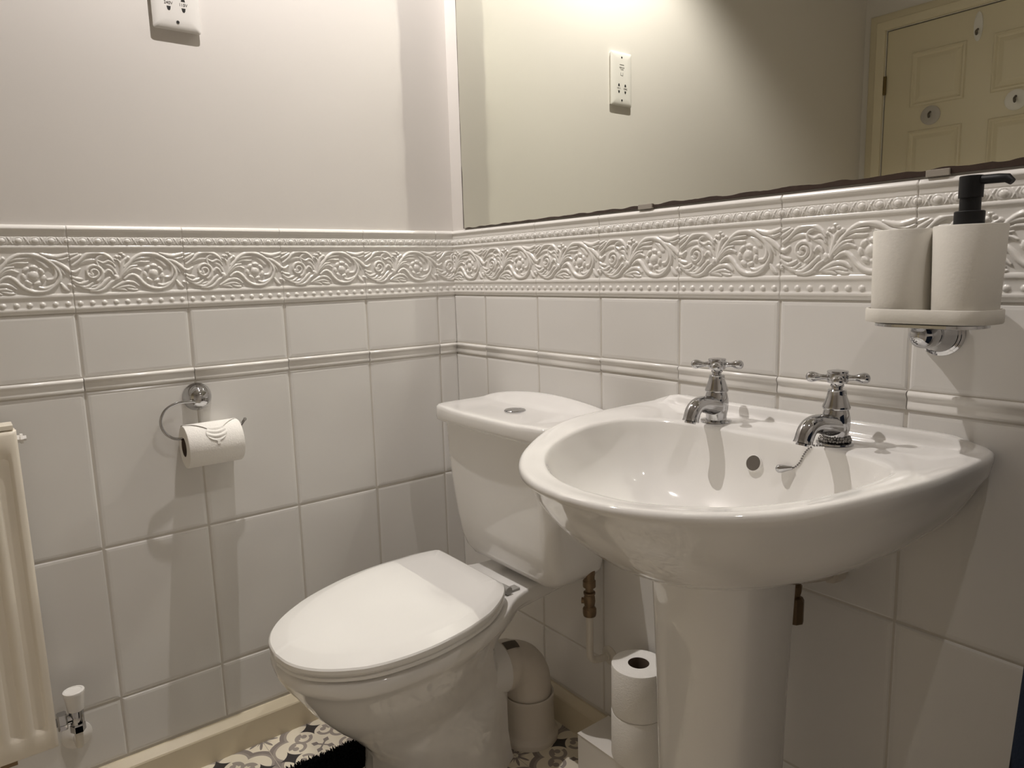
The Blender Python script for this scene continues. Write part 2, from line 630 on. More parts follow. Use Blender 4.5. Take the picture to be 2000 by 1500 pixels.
VPROF = np.array([(0, -4.0), (0.4, 0.2), (1.6, 1.7), (3.5, 3.2), (6.0, 4.5), (7.6, 4.8), (8.8, 4.4), (10.2, 3.0), (13, 2.0), (17, 1.7), (20.4, 1.6), (21.2, 1.2),
                  (23.0, 1.6), (29.0, 2.5), (35.0, 1.9), (36.6, 1.4), (37.4, 2.8), (39.5, 3.6), (42.0, 3.4), (43.6, 2.3), (47, 1.5), (51, 1.1),
                  (54, 0.9), (122, 0.9), (124.5, 1.1), (126, 2.2), (128.5, 2.9), (131.5, 2.8), (133, 1.9), (136, 1.3), (139, 1.1), (148.5, 1.1), (150, 1.6),
                  (152, 2.5), (155, 2.5), (157, 1.6), (160, 0.9), (161.4, 0.4), (162, -4.0)])
_tab = None


def border_height(uu, vv):
    """2-D arrays in mm (u within a tile, v down from the top)"""
    H = np.interp(vv, VPROF[:, 0], VPROF[:, 1])
    # egg-and-dart strip, pitch 25 mm
    c = (uu + 12.5) % 25 - 12.5
    d = np.sqrt((c / 5.4) ** 2 + ((vv - 29) / 4.8) ** 2)
    H = np.maximum(H, np.where(d < 1, 2.2 + 2.7 * np.sqrt(np.clip(1 - d * d, 0, 1)), 0))
    dr = np.sqrt((c / 7.4) ** 2 + ((vv - 29) / 6.6) ** 2)
    H += np.where(np.abs(dr - 1) < 0.14, 1.0 * (1 - (np.abs(dr - 1) / 0.14) ** 2), 0) * (np.abs(vv - 29) < 7.5)
    c2 = np.abs((uu) % 25 - 12.5)
    xx = np.abs(c2 - np.abs(vv - 29) * 0.55)
    H += np.where((xx < 1.2) & (np.abs(vv - 29) < 7), 1.5 * (1 - (xx / 1.2) ** 2), 0)
    # bead strip, pitch 20 mm
    c = (uu) % 20 - 10
    d = np.hypot(c, vv - 144.2) / 4.3
    H = np.maximum(H, np.where(d < 1, 1.1 + 2.7 * np.sqrt(np.clip(1 - d * d, 0, 1)), 0))
    # frieze
    fr = (vv > 50.5) & (vv < 126.5)
    fh = frieze_height(uu[fr], vv[fr] - 51)
    H[fr] = np.maximum(H[fr], 0.9 + fh * 0.80)
    return H


def border_sheet(side, smax, j0, fine_to, parent):
    s = s_samples(smax, j0, fine_to, 0.00105)
    v = np.unique(np.concatenate([np.arange(0, 51, 1.0), np.arange(51, 126, 0.95), np.arange(126, 162.01, 1.0), [0.6, 1.6, 21.2, 36.6, 37.4, 43.6, 124.5, 161.4]]))
    S, Vv = np.meshgrid(s, v, indexing='ij')
    if side == 'R':
        U = ((S - j0) % TW) * 1000
    else:
        U = ((j0 - S) % TW) * 1000
    H = border_height(U, Vv)
    g = groove(S, j0)
    H = H * (1 - 0.25 * g) - 1.8 * g
    H = np.where((Vv < .3) | (Vv > 161.8), -4.0, H)
    H *= 0.001
    Zc = zT - Vv * 0.001
    if side == 'L':
        X, Y = H, -S
    else:
        X, Y = S, -H
    co = np.stack([X, Y, Zc], -1).reshape(-1, 3).astype(np.float32)
    ns, nv = S.shape
    idx = np.arange(ns * nv).reshape(ns, nv)
    a, b, c, d = idx[:-1, :-1], idx[1:, :-1], idx[1:, 1:], idx[:-1, 1:]
    q = np.stack([a, d, c, b] if side == 'R' else [a, b, c, d], -1).reshape(-1, 4)
    me = bpy.data.meshes.new('border_tiles')
    me.vertices.add(len(co)); me.vertices.foreach_set('co', co.ravel())
    me.loops.add(q.size); me.loops.foreach_set('vertex_index', q.ravel().astype(np.int32))
    me.polygons.add(len(q)); me.polygons.foreach_set('loop_start', np.arange(0, q.size, 4, dtype=np.int32))
    me.update(calc_edges=True)
    return link_mesh('border_tiles', me, BORD, parent)


DPROF = [(0.0, -0.003), (0.4, 0.0010), (1.6, 0.0030), (3.4, 0.0042), (5.6, 0.0043), (7.6, 0.0034), (9.2, 0.0019), (10.6, 0.0012), (13.0, 0.0010), (17.0, 0.0012), (20.5, 0.0018),
         (23.0, 0.0020), (25.0, 0.0014), (26.2, 0.0004), (27.0, -0.003)]


def dado_sheet(side, smax, j0, parent):
    edges = [0.0] + [j0 + TW * k for k in range(40) if j0 + TW * k < smax] + [smax]
    V, F = [], []
    for s0, s1 in zip(edges[:-1], edges[1:]):
        base = len(V)
        n = len(DPROF)
        dz = rng.normal(0, 0.0005)
        for s, k in ((s0 + 0.0006, 0), (s0 + 0.0014, 1), (s1 - 0.0014, 1), (s1 - 0.0006, 0)):
            for v, h in DPROF:
                V.append(wpt(side, s, h - (0 if k else 0.0016), zD + dz - v * 0.001))
        for c in range(3):
            for i in range(n - 1):
                a = base + c * n + i
                f = (a, a + 1, a + n + 1, a + n)
                F.append(f if side == 'R' else f[::-1])
    raw_mesh('dado_rail', V, F, BORD, parent)


for side, smax, j0, wl, ft in (('L', ROOM_D, JL, WALL_L, 1.25), ('R', ROOM_W, JR, WALL_R, 1.30)):
    V, F, MI = tile_sheet(side, smax, j0)
    raw_mesh('wall_tiles', V, F, [TILE, GROUT], wl, False, MI)
    border_sheet(side, smax, j0, ft, wl)
    dado_sheet(side, smax, j0, wl)

# skirting boards with a sloping top
for side, nm, smax in (('L', 'baseboard_left', ROOM_D), ('R', 'baseboard_right', ROOM_W)):
    prof = [(-0.003, 0.0), (0.018, 0.0), (0.018, 0.062), (0.0165, 0.0655), (0.003, 0.0795), (-0.003, 0.0795)]
    bm = bm_new()
    loft(bm, [[wpt(side, s, h, z) for h, z in prof] for s in (0.018 if side == 'R' else 0.0, smax)])
    structure(nm, bm, CREAM)

# ---------------------------------------------------------------- door seen in the mirror
yD = -ROOM_D
bm = bm_new(); box(bm, DX0 + 0.003, DX1 - 0.003, yD - 0.042, yD - 0.004, 0.004, DZ1 - 0.004)
DOOR = put('door_1', bm, DOORM, None, False)
DOOR['kind'] = 'structure'
PX = [(0.203, 0.368), (0.487, 0.652)]
PZ = [(1.672, 1.848), (0.80, 1.550), (0.16, 0.62)]
bm = bm_new()
for x0, x1 in PX:
    for z0, z1 in PZ:
        ys = yD - 0.004
        rings = []
        for ins, h in ((-0.016, 0.0005), (-0.012, 0.006), (-0.006, 0.007), (0.0, 0.0015), (0.004, 0.0008), (0.018, 0.0050), (0.022, 0.0056)):
            rings.append([(x0 + ins, ys + h, z0 + ins), (x1 - ins, ys + h, z0 + ins), (x1 - ins, ys + h, z1 - ins), (x0 + ins, ys + h, z1 - ins)])
        loft(bm, rings, False, True)
put('door_panel_moulding', bm, DOORM, DOOR, False)
for hz in (1.760, 0.30):
    bm = bm_new()
    lathe(bm, [(0.001, 0), (0.0065, 0.001), (0.0065, 0.072), (0.001, 0.073)], (DX0 + 0.002, yD + 0.004, hz - 0.036), (0, 0, 1), 14)
    put('hinge', bm, BRASSY, DOOR)
# architrave
bm = bm_new()
ap = [(0, 0.0), (0, 0.012), (0.010, 0.018), (0.030, 0.020), (0.038, 0.013), (0.056, 0.012), (0.062, 0.008), (0.062, 0.0)]
A = 0.064


def arch(sec):
    return [(sec[0], sec[1])]


rings = []
for cx, cz, mx, mz in ((DX0 - 0.002, 0.0, -1, 0), (DX0 - 0.002, DZ1 + 0.002, -1, 1), (DX1 + 0.002, DZ1 + 0.002, 1, 1), (DX1 + 0.002, 0.0, 1, 0)):
    rings.append([(cx + mx * d, yD + h - 0.001, cz + mz * d) for d, h in ap])
loft(bm, rings, True, True)
o = structure('trim_1', bm, DOORM, True)

for hx, hz, rx, rz, m_, lab in ((0.269, 1.615, 0.036, 0.036, HOOKG, 'round grey stick-on hook left of the door middle, seen in the mirror'),
                                (0.557, 1.617, 0.036, 0.036, WPLAST, 'round white stick-on hook right of the door middle, seen in the mirror'),
                                (0.418, 1.902, 0.015, 0.052, WPLAST, 'tall oval white stick-on hook at the top middle of the door, seen in the mirror')):
    t = thing('adhesive_hook', (hx, yD - 0.004, hz), lab, 'hook', 'stick-on hooks on the door')
    bm = bm_new()
    n = 36
    rings = []
    for s, h in ((1.0, 0.0), (1.0, 0.004), (0.93, 0.0055), (0.5, 0.006)):
        rings.append([(hx + rx * s * math.cos(2 * math.pi * k / n), yD - 0.004 + h, hz + rz * s * math.sin(2 * math.pi * k / n)) for k in range(n)])
    loft(bm, rings)
    put('plate', bm, m_, t)
    bm = bm_new()
    zz = hz - (0.022 if rz > 0.04 else 0.0)
    tube(bm, spline([(hx, yD + 0.002, zz + 0.012), (hx, yD + 0.016, zz + 0.002), (hx + 0.004, yD + 0.022, zz - 0.010), (hx + 0.006, yD + 0.028, zz - 0.002)], 5), 0.0042, 10)
    put('peg', bm, mat('dark_peg', (0.10, 0.085, 0.07), 0.4), t)

# ---------------------------------------------------------------- downlights in the ceiling
for i, (lx, ly, lz, pw) in enumerate(LAMPS):
    t = thing('ceiling_downlight', (lx, ly, lz), ('round recessed ceiling downlight over the basin side of the room', 'round recessed ceiling downlight over the toilet corner')[i], 'ceiling light', 'ceiling downlights')
    bm = bm_new(); lathe(bm, [(0.030, -0.002), (0.043, -0.002), (0.044, -0.005), (0.036, -0.008), (0.030, -0.006), (0.030, -0.002)], (lx, ly, lz), (0, 0, 1), 40, False, False)
    put('bezel', bm, CHROME, t)
    bm = bm_new(); lathe(bm, [(0.0295, -0.0015), (0.0295, -0.0035), (0.001, -0.0040)], (lx, ly, lz), (0, 0, 1), 32)
    put('lens', bm, GLOW, t)

# ---------------------------------------------------------------- mirror
mx0, mx1, mz0, mz1 = 0.0555, 1.70, 1.1625, 2.06
ym = -0.0030
MIR = thing('wall_mirror', (mx0, ym, mz0), 'large frameless wall mirror with worn dark lower edge above the patterned tile border', 'mirror')
xs = np.linspace(mx0, mx1, 260)
wav = np.interp(xs, [0.05, 0.09, 0.35, 0.55, 0.9, 1.25, 1.7], [0.0006, 0.0012, 0.0032, 0.0046, 0.0068, 0.0088, 0.011])
wob = np.zeros_like(xs)
for k in range(5):
    wob += np.sin(xs * rng.uniform(25, 160) + rng.uniform(0, 6)) * 0.0004
step_n = np.convolve(rng.normal(0, 0.0011, 280), np.ones(6) / 6, 'same')[:260]
edge = mz0 + np.clip(wav * (1 + 0.10 * step_n / 0.0006) + wob, 0.0004, 0.02)
V, F = [], []
for x, e in zip(xs, edge):
    V += [(x - mx0, 0, e - mz0), (x - mx0, 0, mz1 - mz0)]
for i in range(len(xs) - 1):
    F.append((2 * i, 2 * i + 2, 2 * i + 3, 2 * i + 1))
raw_mesh('mirror_glass', V, F, MIRROR, MIR, False)
V, F = [], []
for x, e in zip(xs, edge):
    V += [(x - mx0, 0.0, e - mz0), (x - mx0, 0.0, 0.0), (x - mx0, 0.0065, 0.0)]
for i in range(len(xs) - 1):
    F += [(3 * i + 1, 3 * i + 4, 3 * i + 3, 3 * i), (3 * i + 2, 3 * i + 5, 3 * i + 4, 3 * i + 1)]
raw_mesh('desilvered_edge', V, F, BROWN, MIR, False)
bm = bm_new()
zz = np.linspace(mz0, mz1, 60)
lw = 0.0016 + 0.0006 * np.sin(zz * 60) + np.where(zz < 1.30, 0.0012, 0)
loft(bm, [[(mx0 - 0.0006, ym - 0.0001, z), (mx0 + w_ - 0.0006, ym - 0.0001, z), (mx0 + w_ - 0.0006, ym + 0.006, z), (mx0 - 0.0006, ym + 0.006, z)] for z, w_ in zip(zz, lw)])
put('side_edge', bm, BROWN, MIR, False)
for cx, hw in ((0.655, 0.017), (1.156, 0.0145)):
    bm = bm_new(); box(bm, cx - hw, cx + hw, ym - 0.0030, ym + 0.005, mz0 - 0.0022, mz0 + 0.0068)
    put('mirror_clip', bm, CLIPM, MIR, False, bevel=0.0008)

# ---------------------------------------------------------------- shaver socket
sy, sz, shw, shh = -0.6245, 1.611, 0.0440, 0.0760
SOCK = thing('shaver_socket', (0, sy, sz), 'white shaver socket plate with two sets of pin holes on the upper left wall', 'socket')
bm = bm_new()
rings = []
for ins, h in ((0.0022, -PL), (0.0022, 0.0020), (0.0, 0.0022), (0.0, 0.0038), (0.003, 0.0054), (0.010, 0.0068), (0.020, 0.0074)):
    rings.append([(h, y, z) for y, z in rrect(sy, sz, shw - ins, shh - ins * 1.0, 0.004)])
loft(bm, rings)
FACE = put('faceplate', bm, WPLAST, SOCK, sharp=25)
xf = 0.0074


def pin(y, z, up):
    bm = bm_new()
    k = 10
    pts = [(0.0032 * math.cos(math.pi * i / k), 0.0028 + 0.0050 * math.sin(math.pi * i / k)) for i in range(k + 1)]
    out = [(0.0039, 0)] + pts + [(-0.0039, 0)]
    loft(bm, [[(xf - 0.001, y + a, z + up * b) for a, b in out], [(xf + 0.0002, y + a, z + up * b) for a, b in out]])
    put('pin_hole', bm, DARK, FACE, False)


for dy in (-0.0135, 0.0135):
    pin(sy + dy, sz - 0.0215, 1)
    pin(sy + dy, sz - 0.0335, -1)
for dz in (-0.0605, 0.0605):
    bm = bm_new(); lathe(bm, [(0.0029, -0.004), (0.0029, 0.0002), (0.0001, 0.0002)], (xf, sy + 0.001, sz + dz), (1, 0, 0), 20)
    put('screw_hole', bm, DARK, FACE)


def text_mesh(name, body, size, loc, rot, m, parent, align='CENTER'):
    cu_ = bpy.data.curves.new(name, 'FONT')
    cu_.body = body
    cu_.size = size
    cu_.align_x = align
    cu_.align_y = 'CENTER'
    cu_.extrude = 0.00015
    to = bpy.data.objects.new(name, cu_)
    COL.objects.link(to)
    dg = bpy.context.evaluated_depsgraph_get()
    me = bpy.data.meshes.new_from_object(to.evaluated_get(dg))
    bpy.data.objects.remove(to)
    o = link_mesh(name, me, m, parent, False)
    o.location = Vector(loc) - world_loc(parent)
    o.rotation_euler = rot
    return o


RL = (math.radians(90), 0, math.radians(90))     # text reading on the left wall
text_mesh('voltage_print', '240V', 0.0076, (xf + 0.0002, sy - 0.0135, sz - 0.0275), RL, INK, FACE)
text_mesh('voltage_print', '115V', 0.0076, (xf + 0.0002, sy + 0.0135, sz - 0.0275), RL, INK, FACE)
text_mesh('caption_print', 'SHAVERS\nONLY', 0.0052, (xf + 0.0002, sy + 0.001, sz + 0.0290), RL, INK, FACE)
bm = bm_new(); box(bm, xf, xf + 0.0003, sy - 0.008, sy + 0.010, sz + 0.0390, sz + 0.0405)
put('underline_print', bm, INK, FACE, False)
bm = bm_new()
oq = [(sy - 0.004, sz + 0.018), (sy - 0.004, sz + 0.009), (sy + 0.006, sz + 0.009), (sy + 0.006, sz + 0.018)]
iq = [(sy - 0.003, sz + 0.018), (sy - 0.003, sz + 0.010), (sy + 0.005, sz + 0.010), (sy + 0.005, sz + 0.018)]
vv_ = [bm.verts.new((xf + 0.0003, y, z)) for y, z in oq + iq]
for i in range(3):
    bm.faces.new((vv_[i], vv_[i + 1], vv_[5 + i], vv_[4 + i]))
put('symbol_print', bm, INK, FACE, False)

# ---------------------------------------------------------------- toilet roll holder and its roll
hy, hz = -0.653, 0.8135
HOLD = thing('toilet_roll_holder', (0, hy, hz), 'chrome toilet roll holder with domed rose and curved open arm on the left wall', 'toilet roll holder')
bm = bm_new()
lathe(bm, [(0.0285, -0.001), (0.0290, 0.003), (0.0280, 0.005), (0.0270, 0.007), (0.0262, 0.013), (0.0235, 0.022), (0.0180, 0.031), (0.0115, 0.0365), (0.005, 0.0385), (0.0005, 0.039)], (0, hy, hz), (1, 0, 0), 48)
put('rose', bm, CHROME, HOLD)
XA = 0.040
arm = spline([(0.032, hy - 0.010, hz - 0.0055), (XA, -0.700, hz - 0.0030), (XA, -0.7235, hz - 0.0140), (XA, -0.7340, hz - 0.0340), (XA, -0.7315, hz - 0.0540), (XA, -0.7190, hz - 0.0700),
              (XA, -0.7000, hz - 0.0765), (XA, -0.66, hz - 0.0770), (XA, -0.60, hz - 0.0750), (XA, -0.585, hz - 0.0700), (XA, -0.571, hz - 0.0545)], 8)
bm = bm_new(); tube(bm, arm, 0.0030, 12); sphere(bm, arm[-1], 0.0038, 12)
put('arm', bm, CHROME, HOLD)
RX, RZ, RR, RH = 0.0445, 0.7195, 0.0435, 0.0195
RY0, RY1 = -0.697, -0.588


def roll_body(bm, o, ax, L, R, rh):
    c = 0.003
    lathe(bm, [(rh, 0.0), (R - c, 0.0), (R - 0.0008, 0.0008), (R, c), (R, L - c), (R - 0.0008, L - 0.0008), (R - c, L), (rh, L)], o, ax, 64, False, False)


ROLL = thing('toilet_roll', (RX, (RY0 + RY1) / 2, RZ), 'white toilet roll with folded pointed end hanging on the chrome holder', 'toilet roll')
bm = bm_new(); roll_body(bm, (RX, RY0, RZ), (0, 1, 0), RY1 - RY0, RR, RH)
put('paper', bm, PAPER, ROLL)
bm = bm_new()
lathe(bm, [(RH, 0), (RH, RY1 - RY0)], (RX, RY0, RZ), (0, 1, 0), 40, False, False)
put('cardboard_core', bm, CARD, ROLL)
# folded end: a pointed sheet lying on the roll, crumpled near its tip
V, F = [], []
NA, NY = 46, 40
for i in range(NA):
    ta = i / (NA - 1)
    ang = math.radians(118 - 112 * ta)          # from over the top down the front
    for j in range(NY):
        tb = j / (NY - 1)
        tri = 1.0 if ta < 0.18 else max(0.05, 1 - (ta - 0.18) / 0.54)
        ell = 0.38 * math.sqrt(max(0.02, 1 - ((ta - 0.70) / 0.20) ** 2)) if 0.5 < ta < 0.9 else 0.05
        f = max(tri, ell)
        yc = -0.640
        y = yc + (tb - 0.5) * (RY1 - RY0 - 0.002) * f * (1.0 if f < 1 else 1.0)
        if f > 0.98:
            y = (RY0 + RY1) / 2 + (tb - 0.5) * (RY1 - RY0 - 0.002)
        else:
            y += (((RY0 + RY1) / 2) - yc) * f
        cr = 0.0
        if ta > 0.50:
            q = (y - yc) / 0.022
            cr = 0.0017 * math.exp(-q * q * 0.9) * math.sin((ta - 0.55) * 58 + q * q * 6.0) * sstep(0.50, 0.62, ta) * sstep(0.92, 0.84, ta)
        r = RR + 0.0007 + cr + 0.0012 * abs(2 * tb - 1) ** 6 * sstep(0.2, 0.4, ta) * sstep(0.6, 0.5, ta)
        V.append((RX + r * math.cos(ang) - RX, y - (RY0 + RY1) / 2, r * math.sin(ang)))
for i in range(NA - 1):
    for j in range(NY - 1):
        F.append((i * NY + j, i * NY + j + 1, (i + 1) * NY + j + 1, (i + 1) * NY + j))
o = raw_mesh('folded_end', V, F, PAPER, ROLL)
md = o.modifiers.new('thick', 'SOLIDIFY'); md.thickness = 0.0008; md.offset = -1

# ---------------------------------------------------------------- radiator and valve
ry1, rz0, rz1, rxb, rxf = -0.972, 0.205, 0.806, 0.050, 0.090
RAD = thing('radiator', (0, ry1 - 0.3, rz0), 'cream fluted panel radiator on the left wall at the frame edge', 'radiator')
yend = -1.60
ys_, hs_ = [], []
y = ry1
pts = [(ry1, -0.006), (ry1 - 0.002, -0.0015), (ry1 - 0.005, 0.0), (ry1 - 0.011, 0.0)]
yc = ry1 - 0.011
fl = []
while yc > yend + 0.03:
    fl.append((yc, yc - 0.036))
    yc -= 0.036
V, F = [], []
cols = [(ry1 + 0.0, -0.007, 0), (ry1 - 0.0015, -0.0025, 0), (ry1 - 0.005, -0.0003, 0), (ry1 - 0.010, 0.0, 0)]
for a, b in fl:
    cols += [(a - 0.002, 0.0, 0), (a - 0.007, -0.0085, 1), (a - 0.0115, -0.0105, 1), (a - 0.0165, -0.0105, 1), (a - 0.021, -0.0085, 1), (a - 0.026, 0.0, 0), (a - 0.031, 0.0010, 0)]
cols += [(yend + 0.012, 0.0, 0), (yend, -0.007, 0)]
zl = [(rz0, -0.006, 0), (rz0 + 0.0015, -0.002, 0), (rz0 + 0.006, 0, 0), (rz0 + 0.034, 0, 0), (rz0 + 0.040, 0.0, 0.25), (rz0 + 0.050, 0, 1.0), (rz1 - 0.056, 0, 1.0), (rz1 - 0.042, 0, 0.2), (rz1 - 0.036, 0, 0), (rz1 - 0.008, 0, 0), (rz1 - 0.002, -0.002, 0), (rz1, -0.007, 0)]
for yy, h, fu in cols:
    for z, hh, k in zl:
        V.append((rxf + (h * k if fu else min(h, hh) if h < 0 else hh + h * k) + (hh if fu else 0), yy - (ry1 - 0.3), z - rz0))
nz = len(zl)
for i in range(len(cols) - 1):
    for j in range(nz - 1):
        a = i * nz + j
        F.append((a, a + nz, a + nz + 1, a + 1))
raw_mesh('front_panel', V, F, RADM, RAD)
bm = bm_new(); box(bm, rxb, rxf - 0.006, yend, ry1 - 0.0005, rz0 + 0.001, rz1 - 0.001)
put('back_panel', bm, RADM, RAD, False, bevel=0.003)
bm = bm_new()
box(bm, rxb - 0.006, rxf - 0.002, yend, ry1 - 0.004, rz1 + 0.001, rz1 + 0.009)
k = 0
while ry1 - 0.02 - k * 0.018 > yend + 0.03:
    yy = ry1 - 0.02 - k * 0.018
    box(bm, rxb + 0.002, rxf - 0.010, yy - 0.005, yy + 0.005, rz1 + 0.0085, rz1 + 0.0096)
    k += 1
put('top_grille', bm, RADM, RAD, False, bevel=0.002)
bm = bm_new()
lathe(bm, [(0.007, 0), (0.007, 0.006), (0.0095, 0.006), (0.0095, 0.010), (0.005, 0.010), (0.005, 0.015), (0.0005, 0.0155)], (0.067, ry1 - 0.001, 0.786), (0, 1, 0), 6)
put('vent_plug', bm, WPLAST, RAD, False)
bm = bm_new(); box(bm, 0.000, 0.060, -1.062, -1.036, rz0 - 0.022, rz0 - 0.002); box(bm, 0.0, 0.006, -1.068, -1.030, rz0 - 0.03, rz0 + 0.10)
put('wall_bracket', bm, BRASS, RAD, False)

VX, VY = 0.058, -0.937
VALVE = thing('radiator_valve', (VX, VY, 0.166), 'chrome radiator valve with white cap low on the left wall', 'valve')
bm = bm_new(); lathe(bm, [(0.0075, 0.250), (0.0138, 0.251), (0.0146, 0.256), (0.0162, 0.272), (0.0176, 0.2825), (0.0186, 0.2875), (0.0180, 0.2898), (0.0140, 0.2906), (0.0134, 0.2897), (0.0005, 0.2897)], (VX, VY, 0), (0, 0, 1), 40)
put('cap', bm, WPLAST, VALVE)
bm = bm_new(); lathe(bm, [(0.0105, 0.222), (0.0122, 0.224), (0.0122, 0.248), (0.010, 0.251), (0.007, 0.254)], (VX, VY, 0), (0, 0, 1), 32)
tube(bm, [(VX, VY, 0.236), (VX, VY - 0.022, 0.236)], 0.0092, 20)
put('valve_body', bm, CHROME, VALVE)
bm = bm_new(); lathe(bm, [(0.0075, 0.0), (0.0165, 0.001), (0.0180, 0.004), (0.0180, 0.014), (0.0165, 0.017), (0.008, 0.018), (0.008, 0.026)], (VX, VY - 0.015, 0.236), (0, -1, 0), 6)
put('union_nut', bm, CHROME, VALVE, False, bevel=0.0008)
bm = bm_new(); lathe(bm, [(0.0088, 0.206), (0.0134, 0.207), (0.0134, 0.220), (0.0115, 0.223)], (VX, VY, 0), (0, 0, 1), 6)
put('compression_nut', bm, CHROME, VALVE, False, bevel=0.0008)
bm = bm_new(); tube(bm, spline([(VX, VY, 0.212), (VX, VY, 0.193), (VX - 0.006, VY, 0.176), (VX - 0.022, VY, 0.168), (-0.002, VY, 0.167)], 6), 0.0072, 16)
put('feed_pipe', bm, PIPEW, VALVE)
bm = bm_new(); lathe(bm, [(0.0270, -0.001), (0.0270, 0.002), (0.021, 0.005), (0.012, 0.008), (0.0092, 0.012), (0.0075, 0.012)], (0, VY, 0.167), (1, 0, 0), 36)
put('wall_collar', bm, WPLAST, VALVE)

# ---------------------------------------------------------------- toilet
TX = 0.378
TOI = thing('toilet', (TX, -0.33, 0), 'white close-coupled toilet with lid down standing in the tiled corner', 'toilet')


def egg(prof, z, n=28, cx=TX, cen=None):
    """closed outline from a half-width profile [(y, hw)...] ordered back to front"""
    ys = np.array([p[0] for p in prof]); hw = np.array([p[1] for p in prof])
    P = np.array(spline([(a, b) for a, b in zip(ys, hw)], 10))
    d = np.concatenate([[0], np.cumsum(np.hypot(*np.diff(P, axis=0).T))])
    t = np.linspace(0, d[-1], n)
    yy, hh = np.interp(t, d, P[:, 0]), np.maximum(np.interp(t, d, P[:, 1]), 0.0)
    cf = cen if cen is not None else (lambda y: cx + 0.016 * sstep(-0.42, -0.64, y))
    pts = [(cf(y) + h, y, z) for y, h in zip(yy, hh)]
    pts += [(cf(y) - h, y, z) for y, h in list(zip(yy, hh))[::-1]]
    return pts


RIM = [(-0.030, 0.086), (-0.10, 0.088), (-0.155, 0.092), (-0.205, 0.112), (-0.26, 0.150), (-0.33, 0.177), (-0.42, 0.187), (-0.50, 0.181), (-0.57, 0.157), (-0.62, 0.116), (-0.650, 0.064), (-0.660, 0.0)]


def scl(prof, yb, yf, ky):
    y0, y1 = prof[0][0], prof[-1][0]
    return [(yb + (y - y0) / (y1 - y0) * (yf - yb), h * ky) for y, h in prof]


FOOT = [(-0.180, 0.050), (-0.205, 0.064), (-0.24, 0.088), (-0.29, 0.108), (-0.35, 0.118), (-0.415, 0.115), (-0.462, 0.088), (-0.484, 0.046), (-0.492, 0.0)]


def blend(pa, pb, t):
    n = 14
    def rs(p):
        P = np.array(spline(p, 8)); d = np.concatenate([[0], np.cumsum(np.hypot(*np.diff(P, axis=0).T))])
        q = np.linspace(0, d[-1], n)
        return np.stack([np.interp(q, d, P[:, 0]), np.interp(q, d, P[:, 1])], 1)
    A_, B_ = rs(pa), rs(pb)
    return [tuple(v) for v in A_ * (1 - t) + B_ * t]


SLAB = [(-0.085, 0.078), (-0.115, 0.082), (-0.160, 0.083), (-0.205, 0.094), (-0.26, 0.135), (-0.33, 0.168), (-0.42, 0.181), (-0.50, 0.173), (-0.57, 0.146), (-0.617, 0.103), (-0.645, 0.053), (-0.654, 0.0)]
BOWL = [(-0.165, 0.066), (-0.190, 0.074), (-0.220, 0.081), (-0.25, 0.098), (-0.30, 0.136), (-0.35, 0.160), (-0.42, 0.175), (-0.50, 0.168), (-0.565, 0.141), (-0.61, 0.099), (-0.638, 0.050), (-0.647, 0.0)]
MID = [(-0.222, 0.056), (-0.235, 0.070), (-0.26, 0.083), (-0.31, 0.118), (-0.38, 0.147), (-0.44, 0.156), (-0.50, 0.149), (-0.55, 0.126), (-0.585, 0.089), (-0.606, 0.046), (-0.612, 0.0)]
NECK = [(-0.205, 0.052), (-0.22, 0.064), (-0.25, 0.073), (-0.29, 0.083), (-0.33, 0.098), (-0.39, 0.112), (-0.44, 0.112), (-0.48, 0.099), (-0.515, 0.073), (-0.533, 0.042), (-0.54, 0.0)]
FT2 = scl(FOOT, -0.178, -0.497, 1.05)
bm = bm_new()
levels = [(FT2, 0.0), (FT2, 0.008), (FOOT, 0.020), (scl(FOOT, -0.185, -0.487, 0.95), 0.07), (scl(FOOT, -0.185, -0.485, 0.93), 0.120), (blend(FOOT, NECK, 0.25), 0.156), (blend(FOOT, NECK, 0.65), 0.178), (NECK, 0.200), (blend(NECK, MID, 0.45), 0.232), (blend(NECK, MID, 0.8), 0.262), (MID, 0.282),
          (blend(MID, BOWL, 0.45), 0.308), (blend(MID, BOWL, 0.8), 0.330), (BOWL, 0.346), (blend(BOWL, SLAB, 0.5), 0.354), (SLAB, 0.362), (blend(SLAB, RIM, 0.6), 0.3695), (RIM, 0.376), (RIM, 0.391), (scl(RIM, -0.030, -0.654, 0.985), 0.397), (scl(RIM, -0.033, -0.645, 0.95), 0.399)]
def sag(pts):
    # the rim dips a little towards the front
    return [(x, y, z - 0.014 * sstep(0.30, 0.37, z) * sstep(-0.20, -0.62, y)) for x, y, z in pts]


loft(bm, [sag(egg(p, z)) for p, z in levels])
put('pan', bm, CERAM, TOI, sharp=60)
# outlet horn at the back of the pan
bm = bm_new()
tube(bm, spline([(TX + 0.0, -0.30, 0.198), (TX + 0.001, -0.25, 0.196), (TX + 0.002, -0.205, 0.194), (TX + 0.002, -0.176, 0.192)], 4), [0.070, 0.070, 0.070, 0.069, 0.068, 0.067, 0.065, 0.063, 0.061, 0.060, 0.059, 0.0585, 0.058][:13], 28)
put('outlet', bm, CERAM, TOI)

SEAT = [(-0.222, 0.108), (-0.2235, 0.121), (-0.238, 0.138), (-0.27, 0.157), (-0.31, 0.171), (-0.36, 0.181), (-0.41, 0.184), (-0.46, 0.181), (-0.52, 0.168), (-0.566, 0.149), (-0.61, 0.118), (-0.640, 0.083), (-0.657, 0.044), (-0.663, 0.0)]


def lid_centre(y):
    # the seat and lid sit slightly askew on their hinges
    return float(np.interp(-y, [0.20, 0.25, 0.31, 0.41, 0.49, 0.566, 0.67], [0.346, 0.365, 0.379, 0.388, 0.395, 0.400, 0.399]))


